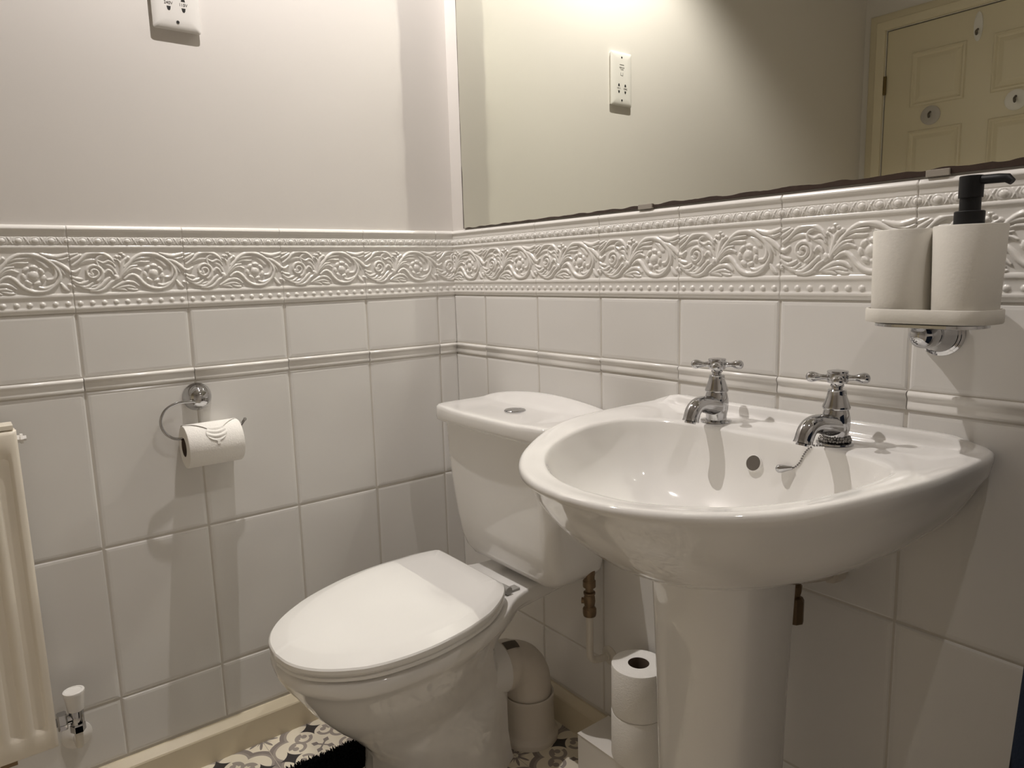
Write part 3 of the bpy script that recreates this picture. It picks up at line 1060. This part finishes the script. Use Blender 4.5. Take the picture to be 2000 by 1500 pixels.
def seat_ring(ins, z, k=1.0):
    S = [(y + (ins if y < -0.4 else -ins * 0.5 if y > -0.23 else 0), max(0, h - ins)) for y, h in SEAT]
    S = [(-0.43 + (y + 0.43) * k, h * k) for y, h in S]
    return [(x, y, zz + 0.048 * (y + 0.32)) for x, y, zz in egg(S, z, 64, cen=lid_centre)]


bm = bm_new()
loft(bm, [seat_ring(0.010, 0.4015), seat_ring(0.003, 0.4020), seat_ring(0.0015, 0.404), seat_ring(0.0015, 0.409), seat_ring(0.004, 0.4115)])
put('seat', bm, SEATM, TOI, sharp=35)
bm = bm_new()
loft(bm, [seat_ring(0.006, 0.4125), seat_ring(0.0005, 0.4135), seat_ring(-0.0012, 0.418), seat_ring(-0.0008, 0.4245), seat_ring(0.0012, 0.4275), seat_ring(0.022, 0.4352), seat_ring(0.027, 0.4366)]
     + [seat_ring(0.027, z, k) for k, z in ((0.85, 0.4374), (0.6, 0.4382), (0.35, 0.4387), (0.1, 0.4389))])
put('seat_lid', bm, SEATM, TOI, sharp=30)
for dx in (-0.105, 0.105):
    bm = bm_new()
    lathe(bm, [(0.0005, 0), (0.0085, 0.0005), (0.0085, 0.0295), (0.0005, 0.030)], (TX - 0.029 + dx - 0.015, -0.210 + dx * 0.05, 0.4085), (1, 0.05, 0), 24)
    box(bm, TX - 0.031 + dx - 0.010, TX - 0.031 + dx + 0.010, -0.207 + dx * 0.13, -0.184 + dx * 0.13, 0.398, 0.4045)
    put('hinge', bm, GREYH, TOI, bevel=0.001)

# cistern
CX = 0.381


def cis(hw, yf, z, r=0.03, yb=-0.006, cx=0.0):
    return [(x, y, z) for x, y in rrect(CX + cx, (yb + yf) / 2, hw, (yb - yf) / 2, r, 7)]


bm = bm_new()
loft(bm, [cis(0.100, -0.118, 0.410, 0.028, cx=0.014), cis(0.126, -0.138, 0.412, 0.03, cx=0.014), cis(0.148, -0.150, 0.420, 0.032, cx=0.014), cis(0.163, -0.160, 0.438, 0.034, cx=0.013), cis(0.170, -0.167, 0.465, 0.035, cx=0.011),
          cis(0.174, -0.172, 0.51, 0.035, cx=0.008), cis(0.178, -0.176, 0.57, 0.034, cx=0.004), cis(0.181, -0.179, 0.64, 0.033, cx=0.001), cis(0.183, -0.181, 0.705, 0.032), cis(0.184, -0.181, 0.728, 0.032)])
put('cistern', bm, CERAM, TOI, sharp=60)
CL = TOI.children
bm = bm_new()


def lidz(x, y):
    return 0.7605 + 0.0225 * sstep(-0.062, -0.020, y) * (1 - 0.85 * min(1, abs(x - CX) / 0.2) ** 2) - 0.0035 * sstep(-0.03, -0.12, y) * sstep(0.17, 0.10, abs(x - CX))


def lring(ins, z=None, dz=0.0):
    pts = rrect(CX, -0.0985, 0.200 - ins, 0.0955 - ins, min(0.026 if ins < 0.02 else 0.012, (0.0955 - ins) * 0.9), 7)
    dn = []
    for q_, ((xa, ya), (xb, yb_)) in enumerate(zip(pts, pts[1:] + pts[:1])):
        m_ = 1 if (q_ + 1) % 8 else (8, 18)[((q_ + 1) // 8 + 1) % 2]
        dn += [(xa + (xb - xa) * i / m_, ya + (yb_ - ya) * i / m_) for i in range(m_)]
    out = []
    for x, y in dn:
        bow = -0.006 * (1 - ((x - CX) / 0.2) ** 2) * sstep(-0.10, -0.19, y)
        out.append((x, y + bow, z if z is not None else lidz(x, y + bow) + dz))
    return out


rings = [lring(0.014, 0.724), lring(0.004, 0.7245), lring(0.0012, 0.7275), lring(0.0, 0.733)]
rings += [lring(0.0004, None, -0.010), lring(0.0016, None, -0.004), lring(0.0048, None, -0.0008), lring(0.009, None, 0.0)]
rings += [lring(q) for q in (0.016, 0.024, 0.034, 0.046, 0.058, 0.07, 0.082, 0.090)]
loft(bm, rings)
LIDO = put('cistern_lid', bm, CERAM, TOI, sharp=60)
bz = lidz(CX - 0.002, -0.105)
for sgn, a0 in ((1, -84), (-1, 96)):
    bm = bm_new()
    k = 20
    arc = [(math.cos(math.radians(a0 + 168 * i / k)), math.sin(math.radians(a0 + 168 * i / k))) for i in range(k + 1)]
    rings = []
    for s, h in ((0.0235, -0.002), (0.0235, 0.0022), (0.0218, 0.0036), (0.011, 0.0040)):
        rings.append([(CX - 0.003 + s * a, -0.106 + s * b, bz + h) for a, b in arc])
    loft(bm, rings)
    put('flush_button', bm, CHROME, LIDO, sharp=30)

# ---------------------------------------------------------------- soil pipe connector
SPX, SPY = 0.389, -0.098
SOIL = thing('waste_connector', (SPX, SPY, 0), 'off-white bent waste pipe connector behind the toilet going into the floor', 'waste pipe')
bm = bm_new()
path = spline([(TX + 0.002, -0.186, 0.192), (SPX - 0.006, -0.150, 0.190), (SPX - 0.003, -0.118, 0.177), (SPX, -0.101, 0.148), (SPX, SPY, 0.110), (SPX, SPY, 0.070)], 6)
tube(bm, path, [0.055] * 7 + [0.052] * (len(path) - 7), 32)
put('elbow', bm, PIPEP, SOIL)
bm = bm_new()
lathe(bm, [(0.066, 0.0), (0.067, 0.010), (0.065, 0.016), (0.060, 0.020), (0.0585, 0.026), (0.0575, 0.098), (0.0585, 0.100), (0.0585, 0.108), (0.0565, 0.110), (0.053, 0.108), (0.053, 0.06)], (SPX, SPY, 0), (0, 0, 1), 48, True, False)
put('floor_socket', bm, PIPEP, SOIL)
# dark label stuck over the top of the bend
bm = bm_new()
rings = []
pm = [Vector(path[i]) for i in (6, 9, 12)]
for i in range(6):
    t = i / 5
    c = pm[0].lerp(pm[2], 0.15 + 0.35 * t)
    row = []
    for k in range(5):
        a = math.radians(58 + 34 * k / 4)
        row.append((c.x + 0.0555 * math.cos(a), c.y + 0.018 * math.sin(a) + 0.0, c.z + 0.0545 * math.sin(a)))
    rings.append(row)
bm.free()
bm = bm_new()
V = []
for i in range(5):
    idx = 3 + i
    c = Vector(path[idx]); d = (Vector(path[idx + 1]) - Vector(path[idx - 1])).normalized()
    s = Vector((1, 0, 0)); s = (s - d * s.dot(d)).normalized(); up = s.cross(d)
    if up.z < 0:
        up = -up
    rr = (0.055 if idx < 7 else 0.0545) + 0.0008
    V.append([c + (s * math.cos(math.radians(a)) + up * math.sin(math.radians(a))) * rr for a in (62, 68, 74, 80, 86)])
vs = [[bm.verts.new(p) for p in r] for r in V]
for a, b in zip(vs[:-1], vs[1:]):
    for i in range(4):
        bm.faces.new((a[i], a[i + 1], b[i + 1], b[i]))
put('sticker', bm, STICK, SOIL, False)

# ---------------------------------------------------------------- cold feed to the cistern
IX, IY = 0.543, -0.050
FEED = thing('cistern_feed_pipe', (IX, IY, 0.23), 'white painted feed pipe with dull brass isolating valve under the cistern', 'pipe')
bm = bm_new()
tube(bm, spline([(IX, IY, 0.345), (IX, IY, 0.30), (IX, IY, 0.252), (IX + 0.001, IY + 0.002, 0.238), (IX + 0.004, IY + 0.014, 0.230), (IX + 0.008, IY + 0.035, 0.229), (IX + 0.010, 0.0, 0.229)], 6), 0.0078, 16)
put('pipe', bm, PIPEW, FEED)
bm = bm_new(); lathe(bm, [(0.021, -0.001), (0.021, 0.002), (0.017, 0.005), (0.010, 0.006), (0.009, 0.012)], (IX + 0.010, 0.0, 0.229), (0, -1, 0), 30)
put('wall_collar', bm, PIPEW, FEED)
bm = bm_new()
lathe(bm, [(0.008, 0.333), (0.0135, 0.334), (0.0145, 0.340), (0.0145, 0.349), (0.0125, 0.352), (0.0105, 0.354), (0.0115, 0.360), (0.0125, 0.366), (0.0115, 0.376), (0.0105, 0.380), (0.0125, 0.382), (0.0125, 0.386),
           (0.0085, 0.388), (0.0085, 0.396), (0.0135, 0.398), (0.0135, 0.411), (0.0115, 0.413), (0.0115, 0.424), (0.0125, 0.424), (0.0125, 0.452)], (IX, IY, 0), (0, 0, 1), 16)
tube(bm, [(IX, IY, 0.366), (IX - 0.013, IY - 0.010, 0.366)], 0.0065, 14)
put('isolating_valve', bm, BRASS, FEED, sharp=30)

# ---------------------------------------------------------------- white box with spare rolls
BX = thing('white_box', (0.64, -0.055, 0), 'low white box on the floor under the spare toilet rolls beside the pedestal', 'box')
bm = bm_new(); box(bm, 0.566, 0.735, -0.110, -0.019, 0.0, 0.100)
put('box_body', bm, BOXW, BX, False, bevel=0.0012)
bm = bm_new(); box(bm, 0.5655, 0.7355, -0.1108, -0.0188, 0.0995, 0.1018)
put('box_top', bm, BOXW, BX, False, bevel=0.0008)
SRX, SRY = 0.692, -0.064
for zb, lab in ((0.102, 'spare white toilet roll standing on the white box, lower one of the stack'), (0.200, 'spare white toilet roll on top of the stack, dark core hole showing')):
    t = thing('toilet_roll', (SRX, SRY, zb), lab, 'toilet roll', 'spare toilet rolls stacked on the box')
    bm = bm_new(); roll_body(bm, (SRX + (0.001 if zb > 0.15 else 0), SRY, zb), (0, 0, 1), 0.097, 0.0525, 0.0205)
    put('paper', bm, PAPER, t)
    bm = bm_new(); lathe(bm, [(0.0205, 0.001), (0.0205, 0.0965)], (SRX + (0.001 if zb > 0.15 else 0), SRY, zb), (0, 0, 1), 36, False, False)
    put('cardboard_core', bm, CARD, t)

# ---------------------------------------------------------------- wash basin on its pedestal
BXc = 0.974
BAS = thing('washbasin', (BXc, -0.18, 0), 'white pedestal washbasin with two tap holes on the tiled wall under the mirror', 'washbasin')
OUT = [(0.0, 0.0), (0.15, 0.0), (0.252, 0.0), (0.2695, -0.005), (0.2775, -0.028), (0.2800, -0.09), (0.2785, -0.15), (0.2735, -0.21), (0.2600, -0.275), (0.2370, -0.335), (0.2050, -0.390), (0.1650, -0.436), (0.1150, -0.473), (0.0580, -0.497), (0.0, -0.505)]
INN = [(0.0, -0.112), (0.08, -0.112), (0.140, -0.118), (0.190, -0.135), (0.2170, -0.165), (0.2240, -0.210), (0.2180, -0.270), (0.1960, -0.335), (0.1580, -0.392), (0.110, -0.432), (0.058, -0.457), (0.0, -0.465)]
NB = 144
CPY = -0.225


def polar(curve):
    P = np.array(spline(curve, 14))
    P = np.concatenate([P, np.array([(-x, y) for x, y in P[::-1][1:-1]])])
    a = np.arctan2(P[:, 1] - CPY, P[:, 0])
    r = np.hypot(P[:, 0], P[:, 1] - CPY)
    o_ = np.argsort(a)
    a, r = a[o_], r[o_]
    a = np.concatenate([a - 2 * np.pi, a, a + 2 * np.pi]); r = np.tile(r, 3)
    th = np.linspace(-np.pi, np.pi, NB, endpoint=False)
    rr = np.interp(th, a, r)
    return np.stack([rr * np.cos(th), CPY + rr * np.sin(th)], 1)


# put extra samples into the back corners by using a finely sampled angle list
Oc, Ic = polar(OUT), polar(INN)


def ztop(dx, y):
    base = 0.8065 + 0.0050 * sstep(0.20, 0.27, abs(dx)) - 0.0105 * sstep(-0.22, -0.50, y)
    up = 0.0170 * sstep(0.280, 0.215, abs(dx + 0.008)) * sstep(-0.026, -0.016, y)
    return base + up


def bring(P, z=None, dz=0.0):
    return [(BXc + px, min(py, -0.0004), (ztop(px, py) + dz) if z is None else z) for px, py in P]


rings = []
PROF = [(0.330, 0.545, 0.634), (0.40, 0.60, 0.637), (0.475, 0.655, 0.643), (0.60, 0.735, 0.657), (0.71, 0.802, 0.677), (0.80, 0.862, 0.701), (0.868, 0.910, 0.724), (0.915, 0.946, 0.746), (0.955, 0.973, 0.767), (0.985, 0.990, 0.782)]
for sx, sy_, z in PROF:
    rings.append(bring(np.stack([Oc[:, 0] * sx, Oc[:, 1] * sy_], 1), z))
ctr = np.array([0.0, CPY])


def inset(P, d):
    v = P - ctr
    L_ = np.linalg.norm(v, axis=1, keepdims=True)
    return ctr + v * (1 - d / L_)


rings.append(bring(Oc, None, -0.010))
rings.append(bring(inset(Oc, 0.0003), None, -0.0052))
rings.append(bring(inset(Oc, 0.0018), None, -0.0022))
rings.append(bring(inset(Oc, 0.0045), None, -0.0004))
rings.append(bring(inset(Oc, 0.0080), None, 0.0))
wid = np.linalg.norm(Oc - Ic, axis=1, keepdims=True)
for k, t in enumerate((0.10, 0.13, 0.15, 0.17, 0.19, 0.21, 0.235, 0.27, 0.32, 0.40, 0.48, 0.56, 0.66, 0.76, 0.85)):
    tv = np.maximum(t, (0.0084 + 0.0004 * k) / wid)
    Q = Oc * (1 - tv) + Ic * tv
    rings.append(bring(Q, None, -0.0030 * sstep(0.25, 0.9, t)))
rings.append(bring(Oc * 0.05 + Ic * 0.95, None, -0.0034))
rings.append(bring(Ic, None, -0.0052))
rings.append(bring(np.array([0.0, -0.265]) + (Ic - np.array([0.0, -0.265])) * 0.992, None, -0.0082))
cd = np.array([0.0, -0.265])
for s, z in ((0.982, -0.013), (0.960, -0.027), (0.93, -0.045), (0.89, -0.064), (0.82, -0.086), (0.72, -0.104), (0.60, -0.117), (0.46, -0.127), (0.32, -0.133), (0.18, -0.137), (0.09, -0.139)):
    rings.append(bring(cd + (Ic - cd) * s, 0.799 + z))
bm = bm_new()
loft(bm, rings)
put('basin', bm, CERAM, BAS, sharp=75)
# waste fitting in the bottom of the bowl
bm = bm_new(); lathe(bm, [(0.030, 0.0), (0.030, 0.0025), (0.024, 0.0035), (0.020, 0.001), (0.001, 0.0008)], (BXc, cd[1], 0.6605), (0, 0, 1), 32)
put('waste_ring', bm, CHROME, BAS)
# overflow hole in the back of the bowl
on = Vector((0.0, -0.93, 0.36)).normalized()
ov = Vector((0.974, -0.1235, 0.7625))
bm = bm_new()
lathe(bm, [(0.0128, -0.006), (0.0128, 0.0010), (0.0118, 0.0018), (0.0112, 0.0010), (0.0110, -0.001), (0.0005, -0.001)], ov, on, 32)
bm2 = bm_new()
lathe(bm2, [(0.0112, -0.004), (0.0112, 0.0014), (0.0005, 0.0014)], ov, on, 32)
OVR = put('overflow_rim', bm, CERAM, BAS)
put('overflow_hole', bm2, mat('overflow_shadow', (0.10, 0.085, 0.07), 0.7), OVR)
# pedestal
bm = bm_new()
PD = []


def ped(hw, yb, yf, z):
    n = 40
    out = []
    for k in range(n):
        a = 2 * math.pi * k / n
        c, s = math.cos(a), math.sin(a)
        ex = 2.0 / 2.5
        x = hw * math.copysign(abs(c) ** ex, c)
        ym_, hy_ = (yb + yf) / 2, (yb - yf) / 2
        y = ym_ + hy_ * math.copysign(abs(s) ** ex, s)
        out.append((PXc + x, y, z))
    return out


PXc = 0.971
loft(bm, [ped(0.093, -0.100, -0.286, 0.0), ped(0.090, -0.102, -0.283, 0.02), ped(0.085, -0.104, -0.276, 0.10), ped(0.084, -0.104, -0.274, 0.25), ped(0.088, -0.102, -0.277, 0.42), ped(0.092, -0.098, -0.282, 0.54), ped(0.096, -0.096, -0.286, 0.634), ped(0.092, -0.098, -0.282, 0.642)])
put('pedestal', bm, CERAM, BAS, sharp=60)

# pipework just showing behind the pedestal
TR = thing('basin_waste_pipe', (1.05, -0.04, 0.55), 'white plastic waste pipe between the basin underside and the wall', 'pipe')
bm = bm_new()
tube(bm, spline([(0.97, -0.11, 0.592), (1.00, -0.085, 0.588), (1.03, -0.045, 0.588), (1.045, -0.001, 0.590)], 6), 0.016, 20)
put('pipe', bm, PIPEP, TR)
bm = bm_new(); lathe(bm, [(0.016, 0.0), (0.023, 0.001), (0.023, 0.018), (0.016, 0.020)], (1.0445, -0.004, 0.590), (-0.25, -0.95, 0.0), 12)
put('compression_nut', bm, PIPEP, TR, sharp=25)
SV = thing('basin_stop_valve', (1.0165, -0.050, 0.50), 'dark brass stop valve hanging under the basin right of the pedestal', 'valve')
bm = bm_new()
lathe(bm, [(0.011, 0.502), (0.0142, 0.503), (0.0142, 0.538), (0.0120, 0.543), (0.008, 0.545), (0.010, 0.552), (0.0105, 0.562), (0.0075, 0.566), (0.0095, 0.570), (0.0095, 0.582), (0.007, 0.584), (0.007, 0.625)], (1.0080, -0.056, 0), (0, 0, 1), 8)
put('valve_body', bm, BRASS, SV, sharp=25)

# ---------------------------------------------------------------- taps


def make_tap(loc, rot, label, cross):
    t = thing('basin_tap', loc, label, 'tap', 'chrome basin taps')
    t.rotation_euler = (0, 0, rot)
    t.scale = (0.97, 0.97, 0.90)

    def P(name, bm, sharp=35):
        bmesh.ops.recalc_face_normals(bm, faces=bm.faces[:])
        return put(name, bm, CHROME, t, True, local=True, sharp=sharp)
    bm = bm_new()
    lathe(bm, [(0.0245, 0.0), (0.0255, 0.0012), (0.0252, 0.0032), (0.0210, 0.0044), (0.0140, 0.0050)], n=40)
    P('base_flange', bm)
    bm = bm_new()
    lathe(bm, [(0.0170, 0.004), (0.0168, 0.009), (0.0176, 0.015), (0.0190, 0.023), (0.0198, 0.034), (0.0192, 0.042), (0.0174, 0.050), (0.0158, 0.0555)], n=40)
    sp_ = spline([(0, -0.002, 0.029), (0, -0.016, 0.0322), (0, -0.034, 0.0362), (0, -0.050, 0.0385), (0, -0.063, 0.0362), (0, -0.071, 0.0295), (0, -0.076, 0.020), (0, -0.0785, 0.0135)], 6)
    rs = list(np.interp(np.linspace(0, 1, len(sp_)), [0, 0.15, 0.4, 0.6, 0.75, 0.9, 1.0], [0.0185, 0.0168, 0.0142, 0.0130, 0.0128, 0.0126, 0.0134]))
    tube(bm, sp_, rs, 28, True)
    P('body_and_spout', bm, 50)
    bm = bm_new(); lathe(bm, [(0.0070, 0.0), (0.0090, -0.0005), (0.0090, -0.0035), (0.0060, -0.0035)], Vector(sp_[-1]), (0, 0.35, 1), 20)
    P('nozzle', bm)
    bm = bm_new()
    lathe(bm, [(0.0158, 0.0548), (0.0186, 0.0556), (0.0190, 0.0580), (0.0180, 0.0610), (0.0158, 0.0680), (0.0132, 0.0760), (0.0124, 0.0822), (0.0126, 0.0840), (0.0116, 0.0852), (0.0085, 0.0856)], n=40)
    P('bonnet', bm)
    h = bm_new()
    lathe(h, [(0.0075, 0.0852), (0.0075, 0.0890), (0.0092, 0.0902), (0.0092, 0.0925), (0.0080, 0.0940), (0.0132, 0.0955), (0.0146, 0.0985), (0.0146, 0.1085), (0.0138, 0.1110), (0.0146, 0.1120), (0.0138, 0.1140), (0.0070, 0.1152), (0.0005, 0.1155)], n=36)
    for k in range(4):
        a = k * math.pi / 2 + math.radians(cross) - rot
        d = Vector((math.cos(a), math.sin(a), 0))
        lathe(h, [(0.0056, 0.012), (0.0048, 0.016), (0.0042, 0.0205), (0.0050, 0.024), (0.0066, 0.0272), (0.0080, 0.0310), (0.0084, 0.0345), (0.0074, 0.0385), (0.0044, 0.0412), (0.0004, 0.0422)], (0, 0, 0.1035), d, 18)
    P('cross_handle', h)
    return t


T1 = make_tap((0.8715, -0.0760, ztop(0.8715 - BXc, -0.0760) - 0.0028), math.radians(6), 'chrome cross-head basin tap on the left, nearer the toilet', 34)
T2 = make_tap((1.0760, -0.0845, ztop(1.0760 - BXc, -0.0845) - 0.0028), math.radians(-3), 'chrome cross-head basin tap on the right with a bead chain round its base', 28)

# bead chain round the right tap, its loose end trailing into the bowl
tz = ztop(1.0760 - BXc, -0.0845) - 0.0028
CH = thing('plug_chain', (1.0760, -0.0845, tz), 'silver bead chain wound round the right tap and trailing into the bowl', 'chain')
bm = bm_new()
for lay, (rr, zz) in enumerate(((0.0182, 0.0068), (0.0196, 0.0062), (0.0180, 0.0098))):
    n = 30
    for k in range(n):
        a = 2 * math.pi * (k + 0.4 * lay) / n
        sphere(bm, (1.0760 + rr * math.cos(a) + rng.normal(0, 0.0003), -0.0845 + rr * math.sin(a), tz + zz + rng.normal(0, 0.0004)), 0.0023, 8)


bas_bvh = None


def basin_z(x, y):
    from mathutils.bvhtree import BVHTree
    global bas_bvh
    if bas_bvh is None:
        o = [c for c in BAS.children if c.name.startswith('basin')][0]
        me = o.data
        off = world_loc(BAS)
        bas_bvh = BVHTree.FromPolygons([v.co + off for v in me.vertices], [tuple(p.vertices) for p in me.polygons])
    hit = bas_bvh.ray_cast(Vector((x, y, 1.0)), Vector((0, 0, -1)))
    return hit[0].z if hit[0] else 0.79


def basin_skin(p, off):
    basin_z(1.0, -0.2)
    q, nrm, _, _ = bas_bvh.find_nearest(Vector(p))
    if nrm.z < 0:
        nrm = -nrm
    return q + nrm * off


cp = spline([(1.0740, -0.1075, 0.8040), (1.0650, -0.1090, 0.8010), (1.0550, -0.1130, 0.7980), (1.0480, -0.1160, 0.7880), (1.0440, -0.1190, 0.7770), (1.0380, -0.1200, 0.7690), (1.0320, -0.1210, 0.7660)], 30)
acc, last = 0, None
for p in cp:
    if last is None or np.linalg.norm(p - last) > 0.0034:
        last = p
        sphere(bm, basin_skin(p, 0.0012), 0.00145, 8)
put('beads', bm, CHAINM, CH)
bm = bm_new()
e0 = basin_skin(cp[-1], 0.0042)
lathe(bm, [(0.0005, 0), (0.0028, 0.001), (0.0034, 0.006), (0.0050, 0.012), (0.0062, 0.0165), (0.0058, 0.0205), (0.0032, 0.0232), (0.0004, 0.024)], e0 + Vector((0.004, 0.002, 0.001)), Vector((-0.9, -0.38, -0.18)), 20)
put('end_fitting', bm, CHROME, CH)

# ---------------------------------------------------------------- soap set on its wall bracket
SX, SY_ = 1.187, -0.0735
ZT0 = 0.9760
BR = thing('soap_bracket', (1.172, 0, 0.958), 'chrome wall bracket with stepped rose carrying the soap tray', 'bracket')
bm = bm_new()
lathe(bm, [(0.0285, -0.001), (0.0295, 0.002), (0.0290, 0.005), (0.0262, 0.006), (0.0262, 0.009), (0.0235, 0.010), (0.0232, 0.014), (0.0205, 0.020), (0.0165, 0.030), (0.0150, 0.034)], (1.172, 0, 0.956), (0, -1, 0), 44)
put('rose', bm, CHROME, BR, sharp=30)
bm = bm_new()
lathe(bm, [(0.0150, 0.026), (0.0155, 0.034), (0.0172, 0.042), (0.0178, 0.052), (0.0162, 0.062), (0.0115, 0.069), (0.005, 0.072), (0.0004, 0.0725)], (1.172, 0, 0.957), (0, -1, 0.02), 40)
put('knuckle', bm, CHROME, BR)
bm = bm_new()
loft(bm, [[(x, y, z) for x, y in rrect(SX, SY_ - 0.002, 0.064 - i, 0.036 - i, 0.034 - i, 10)] for i, z in ((0.004, 0.9705), (0.0, 0.9715), (0.0, 0.9750), (0.003, 0.9758))])
put('support_plate', bm, CHROME, BR, sharp=30)

TRAY = thing('soap_tray', (SX, SY_, ZT0), 'off-white oblong tray holding the tumbler and soap dispenser on the chrome bracket', 'tray')
bm = bm_new()
loft(bm, [[(x, y, z) for x, y in rrect(SX, SY_, 0.0765 - i, 0.0415 - i, 0.038 - i, 10)] for i, z in ((0.006, ZT0), (0.001, ZT0 + 0.0008), (0.0, ZT0 + 0.003), (0.0, ZT0 + 0.0165), (0.0008, ZT0 + 0.0178), (0.0028, ZT0 + 0.0178), (0.0036, ZT0 + 0.0165), (0.0040, ZT0 + 0.006), (0.008, ZT0 + 0.005))])
put('tray_body', bm, SOAPW, TRAY, sharp=40)


def soap_cup(cx, cy, top, rb, rt, name, label, cat, filled):
    z0 = ZT0 + 0.0052
    t = thing(name, (cx, cy, z0), label, cat)
    H = top - z0
    bm = bm_new()
    prof = [(rb - 0.003, 0), (rb - 0.0006, 0.0008), (rb, 0.003), (rt, H - 0.0012), (rt - 0.0006, H - 0.0002), (rt - 0.0012, H)]
    if filled:
        prof += [(rt - 0.0025, H), (rt - 0.003, H - 0.0008), (0.016, H - 0.0008)]
    else:
        prof += [(rt - 0.0028, H), (rt - 0.0034, H - 0.001), (rb - 0.0036, 0.005), (0.001, 0.005)]
    lathe(bm, prof, (cx, cy, z0), (0, 0, 1), 64)
    put('vessel', bm, SOAPW, t, sharp=40)
    return t


soap_cup(1.1500, -0.0725, 1.0915, 0.0350, 0.0368, 'tumbler', 'off-white matt tumbler on the tray, left of the black pump dispenser', 'tumbler', False)
DSX, DSY = 1.2248, -0.0760
DSP = soap_cup(DSX, DSY, 1.0925, 0.0350, 0.0385, 'soap_dispenser', 'off-white matt soap dispenser with black pump, right-hand vessel on the tray', 'soap dispenser', True)
bm = bm_new()
lathe(bm, [(0.0160, 1.0905), (0.0160, 1.1078), (0.0150, 1.1088), (0.0112, 1.1088), (0.0112, 1.1250)], (DSX - 0.002, DSY, 0), (0, 0, 1), 40)
PUMP = put('pump_collar', bm, BLACKP, DSP, sharp=30)
bm = bm_new()
lathe(bm, [(0.0128, 1.1240), (0.0128, 1.1480), (0.0120, 1.1490), (0.0005, 1.1490)], (DSX - 0.002, DSY, 0), (0, 0, 1), 40)
dv = Vector((0.985, -0.16, -0.03)).normalized()
p0 = Vector((DSX - 0.002, DSY, 1.1436))
tube(bm, [p0, p0 + dv * 0.030, p0 + dv * 0.039 + Vector((0, 0, -0.0006)), p0 + dv * 0.0445 + Vector((0, 0, -0.0052))], [0.0054, 0.0054, 0.0052, 0.0038], 14)
put('pump_head', bm, BLACKP, PUMP, sharp=30)

# ---------------------------------------------------------------- black pedestal mat
MT = thing('pedestal_mat', (0.38, -0.7, 0), 'black shaggy mat on the patterned floor in front of the toilet', 'mat')
poly = [(0.175, -0.412), (0.235, -0.402), (0.243, -0.43), (0.252, -0.47), (0.285, -0.510), (0.34, -0.530), (0.42, -0.530), (0.475, -0.510), (0.508, -0.47), (0.517, -0.43), (0.525, -0.402), (0.60, -0.412), (0.605, -0.95), (0.17, -0.95)]
bm = bm_new()
loft(bm, [[(x, y, 0.0005) for x, y in poly], [(x, y, 0.012) for x, y in poly]])
put('backing', bm, MATB, MT, False)
V, F = [], []
rnd = random.Random(3)


def inside(x, y):
    c = False
    n = len(poly)
    for i in range(n):
        (x1, y1), (x2, y2) = poly[i], poly[(i + 1) % n]
        if (y1 > y) != (y2 > y) and x < (x2 - x1) * (y - y1) / (y2 - y1) + x1:
            c = not c
    return c


ox, oy = 0.38, -0.7
cnt = 0
while cnt < 15000:
    x, y = rnd.uniform(0.165, 0.61), rnd.uniform(-0.955, -0.395)
    if cnt > 7000:
        x, y = rnd.uniform(0.165, 0.30), rnd.uniform(-0.66, -0.395)
    if not inside(x, y):
        continue
    cnt += 1
    a = rnd.uniform(0, 6.283); ln = rnd.uniform(0.001, 0.0075); h = rnd.uniform(0.016, 0.027); r = 0.0016
    b = len(V)
    for k in range(3):
        q = a + 2.094 * k
        V.append((x + r * math.cos(q) - ox, y + r * math.sin(q) - oy, 0.010))
    for k in range(3):
        q = a + 2.094 * k
        V.append((x + ln * math.cos(a) + r * .7 * math.cos(q) - ox, y + ln * math.sin(a) + r * .7 * math.sin(q) - oy, h))
    F += [(b, b + 1, b + 4, b + 3), (b + 1, b + 2, b + 5, b + 4), (b + 2, b, b + 3, b + 5), (b + 3, b + 4, b + 5)]
o = raw_mesh('pile', V, F, MATB, MT, False)
o['kind'] = 'stuff'

# ---------------------------------------------------------------- dark laundry basket at the right edge
LB = thing('laundry_basket', (1.521, -0.16, 0), 'dark navy upright edge of a basket by the tiled wall, bottom right corner', 'basket')
bm = bm_new()
loft(bm, [[(x, y, z) for x, y in rrect(1.521, -0.165, 0.160 - i, 0.125 - i, 0.03, 10)] for i, z in ((0.0, 0.0), (0.0, 0.30), (0.0, 0.55), (0.006, 0.72), (0.012, 0.90), (0.016, 0.92), (0.020, 0.90), (0.014, 0.30), (0.03, 0.02))])
put('fabric_sides', bm, NAVY, LB)
